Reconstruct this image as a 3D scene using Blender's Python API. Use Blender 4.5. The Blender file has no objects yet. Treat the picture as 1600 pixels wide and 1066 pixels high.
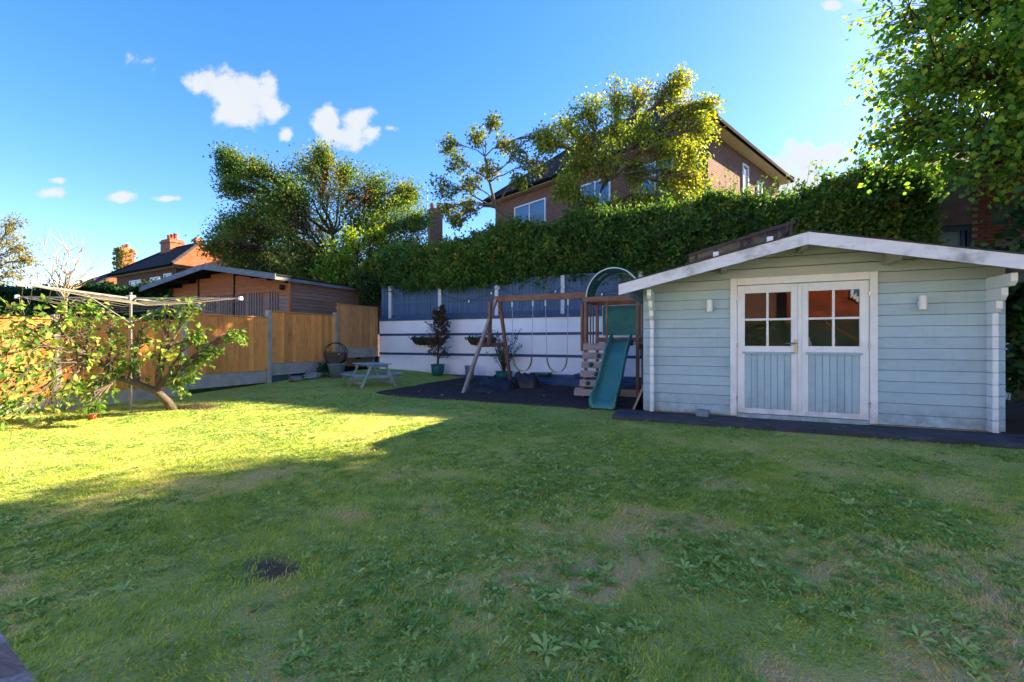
import bpy, math, random
import numpy as np
from mathutils import Vector, Matrix

SC = bpy.context.scene
COL = SC.collection
R = math.radians
random.seed(7)
rng = np.random.default_rng(7)

# ------------------------------------------------------------------ camera
EYE = 1.15
YAW = 24.12
cam_d = bpy.data.cameras.new('camera')
cam_d.sensor_width = 36.0
cam_d.lens = 684.0 / 1600.0 * 36.0
cam_d.clip_start = 0.05
cam_d.clip_end = 3000
cam = bpy.data.objects.new('camera', cam_d)
COL.objects.link(cam)
cam.location = (0, 0, EYE)
cam.rotation_euler = (R(90), 0, R(YAW))
SC.camera = cam

# ------------------------------------------------------------------ sun, sky, exposure
SUN_AZ = 41.0      # degrees from +Y towards +X
SUN_EL = 29.7
SKY_STRENGTH = 0.070
EXPOSURE = 3.02
sd = Vector((math.sin(R(SUN_AZ)) * math.cos(R(SUN_EL)), math.cos(R(SUN_AZ)) * math.cos(R(SUN_EL)), math.sin(R(SUN_EL))))
sun_d = bpy.data.lights.new('sun', 'SUN')
sun_d.energy = 3.4
sun_d.angle = R(0.55)
sun_d.color = (1.0, 0.83, 0.56)
sun = bpy.data.objects.new('sun', sun_d)
COL.objects.link(sun)
sun.rotation_euler = sd.to_track_quat('Z', 'Y').to_euler()
sun.location = sd * 40

SC.view_settings.view_transform = 'Standard'
SC.view_settings.look = 'None'
SC.view_settings.gamma = 1
SC.view_settings.exposure = EXPOSURE
SC.view_settings.use_curve_mapping = False
SC.cycles.max_bounces = 6; SC.cycles.diffuse_bounces = 3; SC.cycles.glossy_bounces = 3; SC.cycles.transmission_bounces = 4; SC.cycles.transparent_max_bounces = 8

FW = Vector((-math.sin(R(YAW)), math.cos(R(YAW)), 0))
RT = Vector((math.cos(R(YAW)), math.sin(R(YAW)), 0))

def world_setup():
    w = bpy.data.worlds.new('World')
    SC.world = w
    w.use_nodes = True
    nt = w.node_tree
    N, L = nt.nodes, nt.links
    N.clear()
    out = N.new('ShaderNodeOutputWorld')
    bg = N.new('ShaderNodeBackground')
    bg.inputs[1].default_value = SKY_STRENGTH
    L.new(bg.outputs[0], out.inputs[0])
    sky = N.new('ShaderNodeTexSky')
    sky.sky_type = 'NISHITA'
    sky.sun_disc = False
    sky.sun_elevation = R(SUN_EL)
    sky.sun_rotation = R(SUN_AZ)
    sky.altitude = 60
    sky.air_density = 1.0
    sky.dust_density = 0.3
    sky.ozone_density = 3.0
    hs = N.new('ShaderNodeHueSaturation')
    hs.inputs['Saturation'].default_value = 1.5
    hs.inputs['Hue'].default_value = .519
    hs.inputs['Value'].default_value = 1.0
    gm = N.new('ShaderNodeGamma'); gm.inputs[1].default_value = .78
    L.new(sky.outputs[0], gm.inputs[0]); L.new(gm.outputs[0], hs.inputs['Color'])
    tc = N.new('ShaderNodeTexCoord')
    # clouds: soft lobes placed on the sky by direction, broken up by noise
    lobes = [  # across, up (in 1/684 of the tangent from the view axis), half width, half height, weight
        (318, 126, 30, 26, 1), (350, 140, 44, 34, 1), (392, 148, 50, 38, 1), (372, 176, 52, 26, 1), (425, 168, 26, 26, .9), (447, 208, 15, 14, .9),
        (512, 190, 26, 24, 1), (556, 190, 32, 28, 1), (540, 214, 36, 20, 1), (580, 206, 20, 18, .9), (612, 200, 16, 7, .6),
        (222, 96, 30, 16, .62), (240, 108, 12, 10, .5), (190, 308, 26, 11, 1), (80, 300, 25, 9, .95), (90, 282, 16, 6, .7), (265, 310, 26, 5, .7),
        (1258, 250, 56, 30, 1), (1215, 262, 36, 24, 1), (1298, 236, 26, 17, 1), (1240, 285, 80, 26, 1), (1300, 8, 16, 8, .7), (1345, -10, 40, 12, .7),
        (-260, 250, 90, 30, 1), (1900, 260, 120, 40, 1)]
    def math_n(op, a, b=None, c=None):
        n = N.new('ShaderNodeMath'); n.operation = op
        for i, q in enumerate((a, b, c)):
            if q is None: continue
            if isinstance(q, (int, float)): n.inputs[i].default_value = q
            else: L.new(q, n.inputs[i])
        return n.outputs[0]
    def dot(a, v):
        n = N.new('ShaderNodeVectorMath'); n.operation = 'DOT_PRODUCT'; L.new(a, n.inputs[0]); n.inputs[1].default_value = tuple(v)
        return n.outputs['Value']
    d = tc.outputs['Generated']
    depth = dot(d, FW); dsafe = math_n('MAXIMUM', depth, .05)
    cu = math_n('DIVIDE', dot(d, RT), dsafe); cv = math_n('DIVIDE', dot(d, (0, 0, 1)), dsafe)
    cx = N.new('ShaderNodeCombineXYZ'); L.new(cu, cx.inputs[0]); L.new(cv, cx.inputs[1])
    nz = N.new('ShaderNodeTexNoise'); nz.inputs['Scale'].default_value = 15; nz.inputs['Detail'].default_value = 8; nz.inputs['Roughness'].default_value = .58
    L.new(cx.outputs[0], nz.inputs['Vector'])
    field = None
    for px, py, hw, hh, wt in lobes:
        a = math_n('MULTIPLY_ADD', cu, 684.0 / hw, -(px - 800.0) / hw)
        b = math_n('MULTIPLY_ADD', cv, 684.0 / hh, -(533.0 - py) / hh)
        ln = math_n('SQRT', math_n('MULTIPLY_ADD', a, a, math_n('MULTIPLY', b, b)))
        m = math_n('MAXIMUM', math_n('MULTIPLY_ADD', ln, -wt, 1.12 * wt), -1.5)
        field = m if field is None else math_n('SMOOTH_MAX', field, m, .3)
    f2 = math_n('ADD', field, math_n('MULTIPLY', math_n('SUBTRACT', nz.outputs[0], .5), 2.7))
    f2 = math_n('MULTIPLY', f2, math_n('GREATER_THAN', depth, .06))
    mr = N.new('ShaderNodeMapRange'); mr.interpolation_type = 'SMOOTHSTEP'
    mr.inputs['From Min'].default_value = .02; mr.inputs['From Max'].default_value = .62
    mr.inputs['To Max'].default_value = .96
    L.new(f2, mr.inputs['Value'])
    mix = N.new('ShaderNodeMix'); mix.data_type = 'RGBA'
    L.new(mr.outputs[0], mix.inputs['Factor'])
    L.new(hs.outputs[0], mix.inputs['A'])
    cr = N.new('ShaderNodeMix'); cr.data_type = 'RGBA'
    nz2 = N.new('ShaderNodeTexNoise'); nz2.inputs['Scale'].default_value = 9; nz2.inputs['Detail'].default_value = 6
    L.new(cx.outputs[0], nz2.inputs['Vector'])
    L.new(nz2.outputs[0], cr.inputs['Factor'])
    cb = .92 / (SKY_STRENGTH * 2 ** EXPOSURE)
    cr.inputs['A'].default_value = (cb * .84, cb * .93, cb * 1.0, 1)
    cr.inputs['B'].default_value = (cb * 1.06, cb * 1.06, cb * 1.06, 1)
    L.new(cr.outputs['Result'], mix.inputs['B'])
    L.new(mix.outputs['Result'], bg.inputs[0])
world_setup()

# ------------------------------------------------------------------ helpers
def gz(x, y):
    """height of the lawn: almost flat, a gentle rise to the far fence corner"""
    def ss(t): t = np.clip(t, 0, 1); return t * t * (3 - 2 * t)
    return .24 * ss((np.asarray(y, float) - 4.4) / 6.5) * ss((-np.asarray(x, float) - 5.2) / 4.2)

def lat(ix, iy, seed):
    n = (ix.astype(np.int64) * 374761393 + iy.astype(np.int64) * 668265263 + seed * 1442695041) & 0xFFFFFFFF
    n = ((n ^ (n >> 13)) * 1274126177) & 0xFFFFFFFF
    return ((n ^ (n >> 16)) & 0xFFFF) / 65535.0
def vnoise(x, y, seed=0):
    x = np.asarray(x, float); y = np.asarray(y, float)
    ix = np.floor(x); iy = np.floor(y)
    fx = x - ix; fy = y - iy
    fx = fx * fx * (3 - 2 * fx); fy = fy * fy * (3 - 2 * fy)
    a = lat(ix, iy, seed); b = lat(ix + 1, iy, seed); c = lat(ix, iy + 1, seed); e = lat(ix + 1, iy + 1, seed)
    return (a * (1 - fx) + b * fx) * (1 - fy) + (c * (1 - fx) + e * fx) * fy
def fbm(x, y, seed=0, oct=4):
    s = 0; a = .5; t = 0
    for k in range(oct):
        s = s + a * vnoise(x * 2 ** k, y * 2 ** k, seed + k * 17); t += a; a *= .5
    return s / t

OFF = {}
def tag(o, label=None, cat=None, group=None, kind=None):
    if label: o['label'] = label
    if cat: o['category'] = cat
    if group: o['group'] = group
    if kind: o['kind'] = kind
    return o
def thing(name, label, cat, loc=(0, 0, 0), rz=0, group=None):
    o = bpy.data.objects.new(name, None)
    o.empty_display_size = .2
    COL.objects.link(o)
    o.location = loc; o.rotation_euler = (0, 0, rz)
    tag(o, label, cat, group)
    OFF[o] = Vector(loc)
    return o
def link(name, me, parent=None, loc=None, rot=None):
    o = bpy.data.objects.new(name, me)
    COL.objects.link(o)
    if parent is not None:
        o.parent = parent
        OFF[o] = OFF.get(parent, Vector())
    if loc is not None: o.location = loc
    if rot is not None: o.rotation_euler = rot
    return o

class G:
    """collects shapes; build() links them as one mesh object"""
    def __init__(s): s.v = []; s.f = []
    def add(s, vs, fs):
        n = len(s.v); s.v += [tuple(p) for p in vs]; s.f += [tuple(n + i for i in q) for q in fs]; return s
    def box(s, x0, x1, y0, y1, z0, z1):
        return s.add([(x0, y0, z0), (x1, y0, z0), (x1, y1, z0), (x0, y1, z0), (x0, y0, z1), (x1, y0, z1), (x1, y1, z1), (x0, y1, z1)],
                     [(0, 3, 2, 1), (4, 5, 6, 7), (0, 1, 5, 4), (1, 2, 6, 5), (2, 3, 7, 6), (3, 0, 4, 7)])
    def cbox(s, x0, x1, y0, y1, z0, z1, c=.004):
        """box with chamfered edges"""
        bx = (x0, x1); by = (y0, y1); bz = (z0, z1)
        vs = []; idx = {}
        for i in (0, 1):
            for j in (0, 1):
                for k in (0, 1):
                    sx, sy, sz = (c if i == 0 else -c), (c if j == 0 else -c), (c if k == 0 else -c)
                    for ax, p in enumerate(((bx[i], by[j] + sy, bz[k] + sz), (bx[i] + sx, by[j], bz[k] + sz), (bx[i] + sx, by[j] + sy, bz[k]))):
                        idx[(i, j, k, ax)] = len(vs); vs.append(p)
        fs = []
        for i in (0, 1):
            q = [idx[(i, 0, 0, 0)], idx[(i, 1, 0, 0)], idx[(i, 1, 1, 0)], idx[(i, 0, 1, 0)]]; fs.append(q[::-1] if i == 0 else q)
            q = [idx[(0, i, 0, 1)], idx[(1, i, 0, 1)], idx[(1, i, 1, 1)], idx[(0, i, 1, 1)]]; fs.append(q if i == 0 else q[::-1])
            q = [idx[(0, 0, i, 2)], idx[(1, 0, i, 2)], idx[(1, 1, i, 2)], idx[(0, 1, i, 2)]]; fs.append(q[::-1] if i == 0 else q)
        for j in (0, 1):
            for k in (0, 1):
                fs.append([idx[(0, j, k, 1)], idx[(1, j, k, 1)], idx[(1, j, k, 2)], idx[(0, j, k, 2)]])
                fs.append([idx[(j, 0, k, 0)], idx[(j, 1, k, 0)], idx[(j, 1, k, 2)], idx[(j, 0, k, 2)]])
                fs.append([idx[(j, k, 0, 0)], idx[(j, k, 1, 0)], idx[(j, k, 1, 1)], idx[(j, k, 0, 1)]])
                for i in (0, 1):
                    fs.append([idx[(i, j, k, 0)], idx[(i, j, k, 1)], idx[(i, j, k, 2)]])
        seen = set(); out = []
        for q in fs:
            key = tuple(sorted(q))
            if key not in seen: seen.add(key); out.append(q)
        return s.add(vs, out)
    def beam(s, p, q, w, h, up=(0, 0, 1)):
        p = Vector(p); q = Vector(q); d = (q - p).normalized(); up = Vector(up)
        sx = d.cross(up)
        if sx.length < 1e-4: sx = d.cross(Vector((0, 1, 0)))
        sx.normalize(); uz = sx.cross(d).normalized()
        a = sx * w / 2; b = uz * h / 2
        return s.add([p - a - b, p + a - b, p + a + b, p - a + b, q - a - b, q + a - b, q + a + b, q - a + b],
                     [(0, 1, 2, 3), (4, 7, 6, 5), (0, 4, 5, 1), (1, 5, 6, 2), (2, 6, 7, 3), (3, 7, 4, 0)])
    def tube(s, pts, rad, n=8, caps=True):
        pts = [Vector(p) for p in pts]
        if isinstance(rad, (int, float)): rad = [rad] * len(pts)
        vs = []; fs = []
        ref = Vector((.31, .17, .93)).normalized()
        for i, p in enumerate(pts):
            d = (pts[min(i + 1, len(pts) - 1)] - pts[max(i - 1, 0)])
            d = d.normalized() if d.length > 1e-9 else Vector((0, 0, 1))
            a = d.cross(ref)
            if a.length < .1: a = d.cross(Vector((1, 0, 0)))
            a.normalize(); b = d.cross(a)
            for k in range(n):
                t = 2 * math.pi * k / n
                vs.append(p + (a * math.cos(t) + b * math.sin(t)) * rad[i])
        for i in range(len(pts) - 1):
            for k in range(n):
                k2 = (k + 1) % n
                fs.append((i * n + k, i * n + k2, (i + 1) * n + k2, (i + 1) * n + k))
        if caps:
            fs.append(tuple(range(n))[::-1]); fs.append(tuple((len(pts) - 1) * n + k for k in range(n)))
        return s.add(vs, fs)
    def lathe(s, prof, c=(0, 0, 0), n=20):
        vs = []; fs = []
        for r, z in prof:
            for k in range(n):
                t = 2 * math.pi * k / n
                vs.append((c[0] + r * math.cos(t), c[1] + r * math.sin(t), c[2] + z))
        for i in range(len(prof) - 1):
            for k in range(n):
                k2 = (k + 1) % n
                fs.append((i * n + k, i * n + k2, (i + 1) * n + k2, (i + 1) * n + k))
        return s.add(vs, fs)
    def prism(s, poly, axis, a, b):
        """poly in the two other axes (in xyz order), extruded along axis from a to b"""
        def mk(p, t):
            return {'x': (t, p[0], p[1]), 'y': (p[0], t, p[1]), 'z': (p[0], p[1], t)}[axis]
        n = len(poly)
        vs = [mk(p, a) for p in poly] + [mk(p, b) for p in poly]
        fs = [tuple(range(n)), tuple(range(2 * n - 1, n - 1, -1))] + [(i, i + n, (i + 1) % n + n, (i + 1) % n) for i in range(n)]
        return s.add(vs, fs)
    def mesh(s, name, mat, off=Vector(), smooth=False):
        me = bpy.data.meshes.new(name)
        me.from_pydata([(p[0] - off[0], p[1] - off[1], p[2] - off[2]) for p in s.v], [], s.f)
        import bmesh as _b
        bm = _b.new(); bm.from_mesh(me); _b.ops.recalc_face_normals(bm, faces=bm.faces); bm.to_mesh(me); bm.free()
        if smooth: me.polygons.foreach_set('use_smooth', [True] * len(me.polygons))
        if mat: me.materials.append(mat)
        return me
    def build(s, name, mat, parent=None, world=True, smooth=False):
        off = OFF.get(parent, Vector()) if (parent is not None and world) else Vector()
        return link(name, s.mesh(name, mat, off, smooth), parent)

def piece(name, me, parent, loc, rot=(0, 0, 0), scale=None, world=True):
    """one of many alike pieces: shares the mesh"""
    off = OFF.get(parent, Vector()) if world else Vector()
    o = bpy.data.objects.new(name, me)
    COL.objects.link(o)
    o.parent = parent; OFF[o] = OFF.get(parent, Vector())
    o.location = Vector(loc) - off; o.rotation_euler = rot
    if scale: o.scale = scale
    return o

def mesh_np(name, verts, faces, tint=None, mat=None, smooth=False):
    """faces: list of (N,k) int arrays"""
    me = bpy.data.meshes.new(name)
    me.vertices.add(len(verts)); me.vertices.foreach_set('co', np.ascontiguousarray(verts, dtype=np.float32).ravel())
    loops = np.concatenate([f.ravel() for f in faces]).astype(np.int32)
    tot = np.concatenate([np.full(len(f), f.shape[1]) for f in faces]).astype(np.int32)
    st = np.concatenate([[0], np.cumsum(tot)[:-1]]).astype(np.int32)
    me.loops.add(len(loops)); me.loops.foreach_set('vertex_index', loops)
    me.polygons.add(len(tot)); me.polygons.foreach_set('loop_start', st); me.polygons.foreach_set('loop_total', tot)
    if smooth: me.polygons.foreach_set('use_smooth', np.ones(len(tot), bool))
    if tint is not None:
        at = me.attributes.new('tint', 'FLOAT', 'POINT'); at.data.foreach_set('value', np.ascontiguousarray(tint, dtype=np.float32))
    if mat: me.materials.append(mat)
    me.update(calc_edges=True)
    return me

def scatter(name, tv, tf, pos, rot, scl, tint, mat, parent=None, smooth=False):
    """many copies of one small template (tv, tf) joined into one mesh; rot (N,3,3), scl (N,) or (N,3)"""
    tv = np.asarray(tv, float); N = len(pos); K = len(tv)
    scl = np.asarray(scl, float)
    if scl.ndim == 1: scl = np.repeat(scl[:, None], 3, 1)
    lv = tv[None] * scl[:, None, :]
    vs = np.einsum('nij,nkj->nki', rot, lv) + np.asarray(pos)[:, None, :]
    off = OFF.get(parent, Vector()) if parent is not None else Vector()
    vs = vs.reshape(-1, 3) - np.array(off)
    base = (np.arange(N) * K)[:, None]
    groups = {}
    for f in tf: groups.setdefault(len(f), []).append(f)
    faces = []
    for k, fl in groups.items():
        for f in fl: faces.append(base + np.array(f)[None])
    me = mesh_np(name, vs, faces, np.repeat(tint, K), mat, smooth)
    return link(name, me, parent)

def frames(a, n):
    """rotation matrices: local y along a, local z near n"""
    a = a / (np.linalg.norm(a, axis=1, keepdims=True) + 1e-9)
    x = np.cross(a, n); x /= (np.linalg.norm(x, axis=1, keepdims=True) + 1e-9)
    z = np.cross(x, a)
    return np.stack([x, a, z], axis=2)

LEAF_Q = ([(0, 0, 0), (.30, .48, .07), (0, 1, -.03), (-.30, .48, .07)], [(0, 1, 2), (0, 2, 3)])
LEAF_O = ([(0, 0, 0), (.27, .28, .06), (.31, .55, .05), (0, 1, -.10), (-.31, .55, .05), (-.27, .28, .06), (0, .5, 0)],
          [(0, 1, 6), (1, 2, 6), (2, 3, 6), (3, 4, 6), (4, 5, 6), (5, 0, 6)])
LEAF_M = ([(0, 0, 0), (.42, .10, .03), (.52, .50, .07), (.24, .62, .03), (0, 1, -.12), (-.24, .62, .03), (-.52, .50, .07), (-.42, .10, .03), (0, .45, 0)],
          [(0, 1, 8), (1, 2, 8), (2, 3, 8), (3, 4, 8), (4, 5, 8), (5, 6, 8), (6, 7, 8), (7, 0, 8)])
def rdir(n):
    v = rng.normal(size=(n, 3)); return v / np.linalg.norm(v, axis=1, keepdims=True)

# ------------------------------------------------------------------ materials
def lin(h):
    h = h.lstrip('#'); o = []
    for i in (0, 2, 4):
        c = int(h[i:i + 2], 16) / 255.0
        o.append(c / 12.92 if c <= .04045 else ((c + .055) / 1.055) ** 2.4)
    return tuple(o)
def c4(c): 
    if isinstance(c, str): c = lin(c)
    return (c[0], c[1], c[2], 1)
class NT:
    def __init__(s, name):
        s.m = bpy.data.materials.new(name); s.m.use_nodes = True
        s.t = s.m.node_tree; s.t.nodes.clear()
        s.out = s.t.nodes.new('ShaderNodeOutputMaterial')
    def n(s, typ, **kw):
        x = s.t.nodes.new(typ)
        for k, v in kw.items(): setattr(x, k, v)
        return x
    def l(s, a, b): s.t.links.new(a, b)
    def mix(s, fac, a, b, blend='MIX'):
        x = s.n('ShaderNodeMix', data_type='RGBA', blend_type=blend)
        for nm, q in (('Factor', fac), ('A', a), ('B', b)):
            if isinstance(q, (int, float)): x.inputs[nm].default_value = q
            elif isinstance(q, (tuple, str)): x.inputs[nm].default_value = c4(q)
            else: s.l(q, x.inputs[nm])
        return x.outputs['Result']
    def math(s, op, a, b=0.0):
        x = s.n('ShaderNodeMath', operation=op)
        for i, q in enumerate((a, b)):
            if isinstance(q, (int, float)): x.inputs[i].default_value = q
            else: s.l(q, x.inputs[i])
        return x.outputs[0]
    def coords(s, scale=(1, 1, 1), rand=True, world=False):
        if world:
            v = s.n('ShaderNodeNewGeometry').outputs['Position']
        else:
            v = s.n('ShaderNodeTexCoord').outputs['Object']
            if rand:
                oi = s.n('ShaderNodeObjectInfo')
                ad = s.n('ShaderNodeVectorMath', operation='ADD'); s.l(v, ad.inputs[0])
                mu = s.math('MULTIPLY', oi.outputs['Random'], 37.0); s.l(mu, ad.inputs[1]); v = ad.outputs[0]
        mp = s.n('ShaderNodeMapping'); mp.inputs['Scale'].default_value = scale; s.l(v, mp.inputs['Vector'])
        return mp.outputs[0]
    def noise(s, vec, scale, detail=5, rough=.6):
        x = s.n('ShaderNodeTexNoise'); x.inputs['Scale'].default_value = scale; x.inputs['Detail'].default_value = detail; x.inputs['Roughness'].default_value = rough
        s.l(vec, x.inputs['Vector']); return x.outputs[0]
    def ramp(s, fac, stops):
        x = s.n('ShaderNodeValToRGB'); e = x.color_ramp.elements
        while len(e) > 1: e.remove(e[-1])
        e[0].position = stops[0][0]; e[0].color = c4(stops[0][1])
        for p, c in stops[1:]:
            k = e.new(p); k.color = c4(c)
        s.l(fac, x.inputs[0]); return x.outputs[0]
    def rng(s, v, a, b, c=0, d=1):
        x = s.n('ShaderNodeMapRange'); s.l(v, x.inputs[0])
        for i, q in enumerate((a, b, c, d)): x.inputs[i + 1].default_value = q
        return x.outputs[0]

def mat(name, c1, c2=None, scale=6, stretch=(1, 1, 1), rough=.75, bump=.0, bscale=40, orand=.0, dirt=None, dirt_amt=.5, dirt_scale=2.0, metal=0, spec=.35, world=False, lo=.3, hi=.7, coat=0, splash=None):
    t = NT(name)
    b = t.n('ShaderNodeBsdfPrincipled')
    b.inputs['Roughness'].default_value = rough; b.inputs['Metallic'].default_value = metal
    b.inputs['Specular IOR Level'].default_value = spec
    b.inputs['Coat Weight'].default_value = coat
    v = t.coords(stretch, world=world)
    nz = t.noise(v, scale)
    col = t.mix(t.rng(nz, lo, hi), c1, c2 if c2 else c1)
    if dirt:
        v2 = t.coords((1, 1, 1), world=world)
        dn = t.rng(t.noise(v2, dirt_scale, 7, .68), .5, .72, 0, dirt_amt)
        col = t.mix(dn, col, dirt)
    if splash:
        ps = t.n('ShaderNodeSeparateXYZ'); t.l(t.n('ShaderNodeNewGeometry').outputs['Position'], ps.inputs[0])
        hh = t.rng(ps.outputs[2], .42, .08, 0, 1)
        sn = t.rng(t.noise(t.coords(world=True), 9, 7, .7), .36, .62, 0, .75)
        col = t.mix(t.math('MULTIPLY', hh, sn), col, splash)
        st = t.noise(t.coords((7, 7, .5), world=True), 2.2, 6, .7)
        col = t.mix(t.rng(st, .56, .74, 0, .28), col, splash)
    if orand:
        oi = t.n('ShaderNodeObjectInfo')
        k = t.rng(oi.outputs['Random'], 0, 1, 1 - orand, 1 + orand)
        cx = t.n('ShaderNodeCombineColor')
        for i in range(3): t.l(k, cx.inputs[i])
        col = t.mix(1.0, col, cx.outputs[0], 'MULTIPLY')
    t.l(col, b.inputs['Base Color'])
    rr = t.rng(nz, .2, .8, max(0, rough - .08), min(1, rough + .08)); t.l(rr, b.inputs['Roughness'])
    if bump:
        bn = t.n('ShaderNodeBump'); bn.inputs['Strength'].default_value = min(1, bump); bn.inputs['Distance'].default_value = .01
        t.l(t.noise(v, bscale, 4), bn.inputs['Height']); t.l(bn.outputs[0], b.inputs['Normal'])
    t.l(b.outputs[0], t.out.inputs[0])
    return t.m

def foliage(name, stops, trans=.45, tcol=None, nscale=.6, namt=.25, rough=.5, spec=.12):
    """leaf: colour by the leaf's own tint, light passes through it"""
    t = NT(name)
    at = t.n('ShaderNodeAttribute', attribute_name='tint')
    nz = t.noise(t.coords(world=True), nscale, 3)
    f = t.math('ADD', at.outputs['Fac'], t.rng(nz, .3, .7, -namt, namt))
    col = t.ramp(f, stops)
    b = t.n('ShaderNodeBsdfPrincipled'); b.inputs['Roughness'].default_value = rough; b.inputs['Specular IOR Level'].default_value = spec
    t.l(col, b.inputs['Base Color'])
    tr = t.n('ShaderNodeBsdfTranslucent')
    tc = t.mix(1.0, col, tcol or (1.3, 1.25, .5), 'MULTIPLY')
    t.l(tc, tr.inputs['Color'])
    mx = t.n('ShaderNodeMixShader'); mx.inputs[0].default_value = trans
    t.l(b.outputs[0], mx.inputs[1]); t.l(tr.outputs[0], mx.inputs[2]); t.l(mx.outputs[0], t.out.inputs[0])
    return t.m

def brick(name, a, b_, mortar, bw=.225, bh=.075, vary=.25):
    t = NT(name)
    tc = t.n('ShaderNodeTexCoord')
    sp = t.n('ShaderNodeSeparateXYZ'); t.l(tc.outputs['Object'], sp.inputs[0])
    cb = t.n('ShaderNodeCombineXYZ')
    t.l(t.math('ADD', sp.outputs[0], sp.outputs[1]), cb.inputs[0]); t.l(sp.outputs[2], cb.inputs[1])
    br = t.n('ShaderNodeTexBrick')
    br.inputs['Scale'].default_value = 1; br.inputs['Brick Width'].default_value = bw; br.inputs['Row Height'].default_value = bh
    br.inputs['Mortar Size'].default_value = .009; br.inputs['Mortar Smooth'].default_value = .2
    br.inputs['Color1'].default_value = c4(a); br.inputs['Color2'].default_value = c4(b_); br.inputs['Mortar'].default_value = c4(mortar)
    br.inputs['Bias'].default_value = -.1
    t.l(cb.outputs[0], br.inputs['Vector'])
    nz = t.noise(tc.outputs['Object'], .9, 6)
    col = t.mix(t.rng(nz, .4, .75, 0, vary), br.outputs['Color'], (.10, .07, .055))
    b = t.n('ShaderNodeBsdfPrincipled'); b.inputs['Roughness'].default_value = .9; b.inputs['Specular IOR Level'].default_value = .2
    t.l(col, b.inputs['Base Color'])
    bn = t.n('ShaderNodeBump'); bn.inputs['Strength'].default_value = .5; bn.inputs['Distance'].default_value = .01
    t.l(t.math('SUBTRACT', 1.0, br.outputs['Fac']), bn.inputs['Height']); t.l(bn.outputs[0], b.inputs['Normal'])
    t.l(b.outputs[0], t.out.inputs[0])
    return t.m

def tiles(name, a, b_, row=.1, wid=.17):
    """roof tiles too far to tell apart: rows by height, staggered"""
    t = NT(name)
    tc = t.n('ShaderNodeTexCoord')
    sp = t.n('ShaderNodeSeparateXYZ'); t.l(tc.outputs['Object'], sp.inputs[0])
    cb = t.n('ShaderNodeCombineXYZ')
    t.l(t.math('ADD', sp.outputs[0], sp.outputs[1]), cb.inputs[0]); t.l(sp.outputs[2], cb.inputs[1])
    br = t.n('ShaderNodeTexBrick'); br.inputs['Scale'].default_value = 1
    br.inputs['Brick Width'].default_value = wid; br.inputs['Row Height'].default_value = row * .6
    br.inputs['Mortar Size'].default_value = .008; br.inputs['Mortar Smooth'].default_value = .6
    br.inputs['Color1'].default_value = c4(a); br.inputs['Color2'].default_value = c4(b_)
    m = lin('#2a1a14') if not isinstance(a, str) else tuple(x * .45 for x in lin(a))
    br.inputs['Mortar'].default_value = c4(m)
    t.l(cb.outputs[0], br.inputs['Vector'])
    nz = t.noise(tc.outputs['Object'], 1.3, 6)
    col = t.mix(t.rng(nz, .4, .8, 0, .45), br.outputs['Color'], b_)
    b = t.n('ShaderNodeBsdfPrincipled'); b.inputs['Roughness'].default_value = .95; b.inputs['Specular IOR Level'].default_value = .04
    t.l(col, b.inputs['Base Color'])
    bn = t.n('ShaderNodeBump'); bn.inputs['Strength'].default_value = .6; bn.inputs['Distance'].default_value = .02
    t.l(t.math('SUBTRACT', 1.0, br.outputs['Fac']), bn.inputs['Height']); t.l(bn.outputs[0], b.inputs['Normal'])
    t.l(b.outputs[0], t.out.inputs[0])
    return t.m

def glass(name, tint=(.8, .84, .84), ior=1.85):
    t = NT(name)
    tr = t.n('ShaderNodeBsdfTransparent'); tr.inputs[0].default_value = c4(tint)
    gl = t.n('ShaderNodeBsdfGlossy'); gl.inputs['Roughness'].default_value = .012
    fr = t.n('ShaderNodeFresnel'); fr.inputs[0].default_value = ior
    mx = t.n('ShaderNodeMixShader'); t.l(fr.outputs[0], mx.inputs[0]); t.l(tr.outputs[0], mx.inputs[1]); t.l(gl.outputs[0], mx.inputs[2])
    t.l(mx.outputs[0], t.out.inputs[0])
    return t.m

MT = {}
MT['shed_blue'] = mat('shed_blue_paint', '#a3bcc6', '#9ab3be', 3, (1, 14, 14), .65, .2, 30, .05, dirt='#6f8488', dirt_amt=.3, splash='#6f7468')
MT['shed_white'] = mat('shed_white_paint', '#dfe3e4', '#d2d8da', 4, (1, 1, 1), .5, .08, 30, .02, dirt='#a8aeab', dirt_amt=.3, dirt_scale=3, splash='#9a9c92')
MT['barge'] = mat('barge_paint', '#d6dade', '#c3c8cd', 3, (1, 1, 8), .6, .15, 30, .03, dirt='#6d6f6c', dirt_amt=.75, dirt_scale=3.2)
MT['soffit'] = mat('soffit_board', '#aaa899', '#98968a', 4, (1, 12, 1), .7, .1, 30, .05)
MT['gable'] = mat('gable_board', '#a6b0b0', '#9aa5a6', 3, (1, 14, 14), .6, .12, 30, .04)
MT['felt'] = mat('roof_felt', '#2c2f33', '#3c3f42', 9, rough=.95, bump=.5, bscale=180)
MT['black_deck'] = mat('black_rubber_edge', '#3a3d44', '#2b2e34', 6, (1, 6, 1), .7, .25, 60, dirt='#5a5f66', dirt_amt=.5)
MT['mat_black'] = mat('play_matting', '#4f443d', '#3b332e', 5, rough=.98, spec=.04, bump=.8, bscale=120, dirt='#4b423b', dirt_amt=.55, dirt_scale=3)
MT['dark'] = mat('dark_interior', '#241f1c', '#15120f', 5, rough=.9)
MT['glass'] = glass('door_glass')
MT['steel'] = mat('brushed_steel', '#b9bcbe', '#a4a7a9', 9, rough=.3, metal=1)
MT['white_plastic'] = mat('white_plastic', '#e4e6e6', '#d9dbdb', 5, rough=.4)
MT['solar'] = mat('solar_cell', '#1a1724', '#231c26', 10, rough=.18, spec=.6)
MT['solar_frame'] = mat('dark_aluminium', '#33333b', '#26262d', 10, rough=.4, metal=.6)
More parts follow.
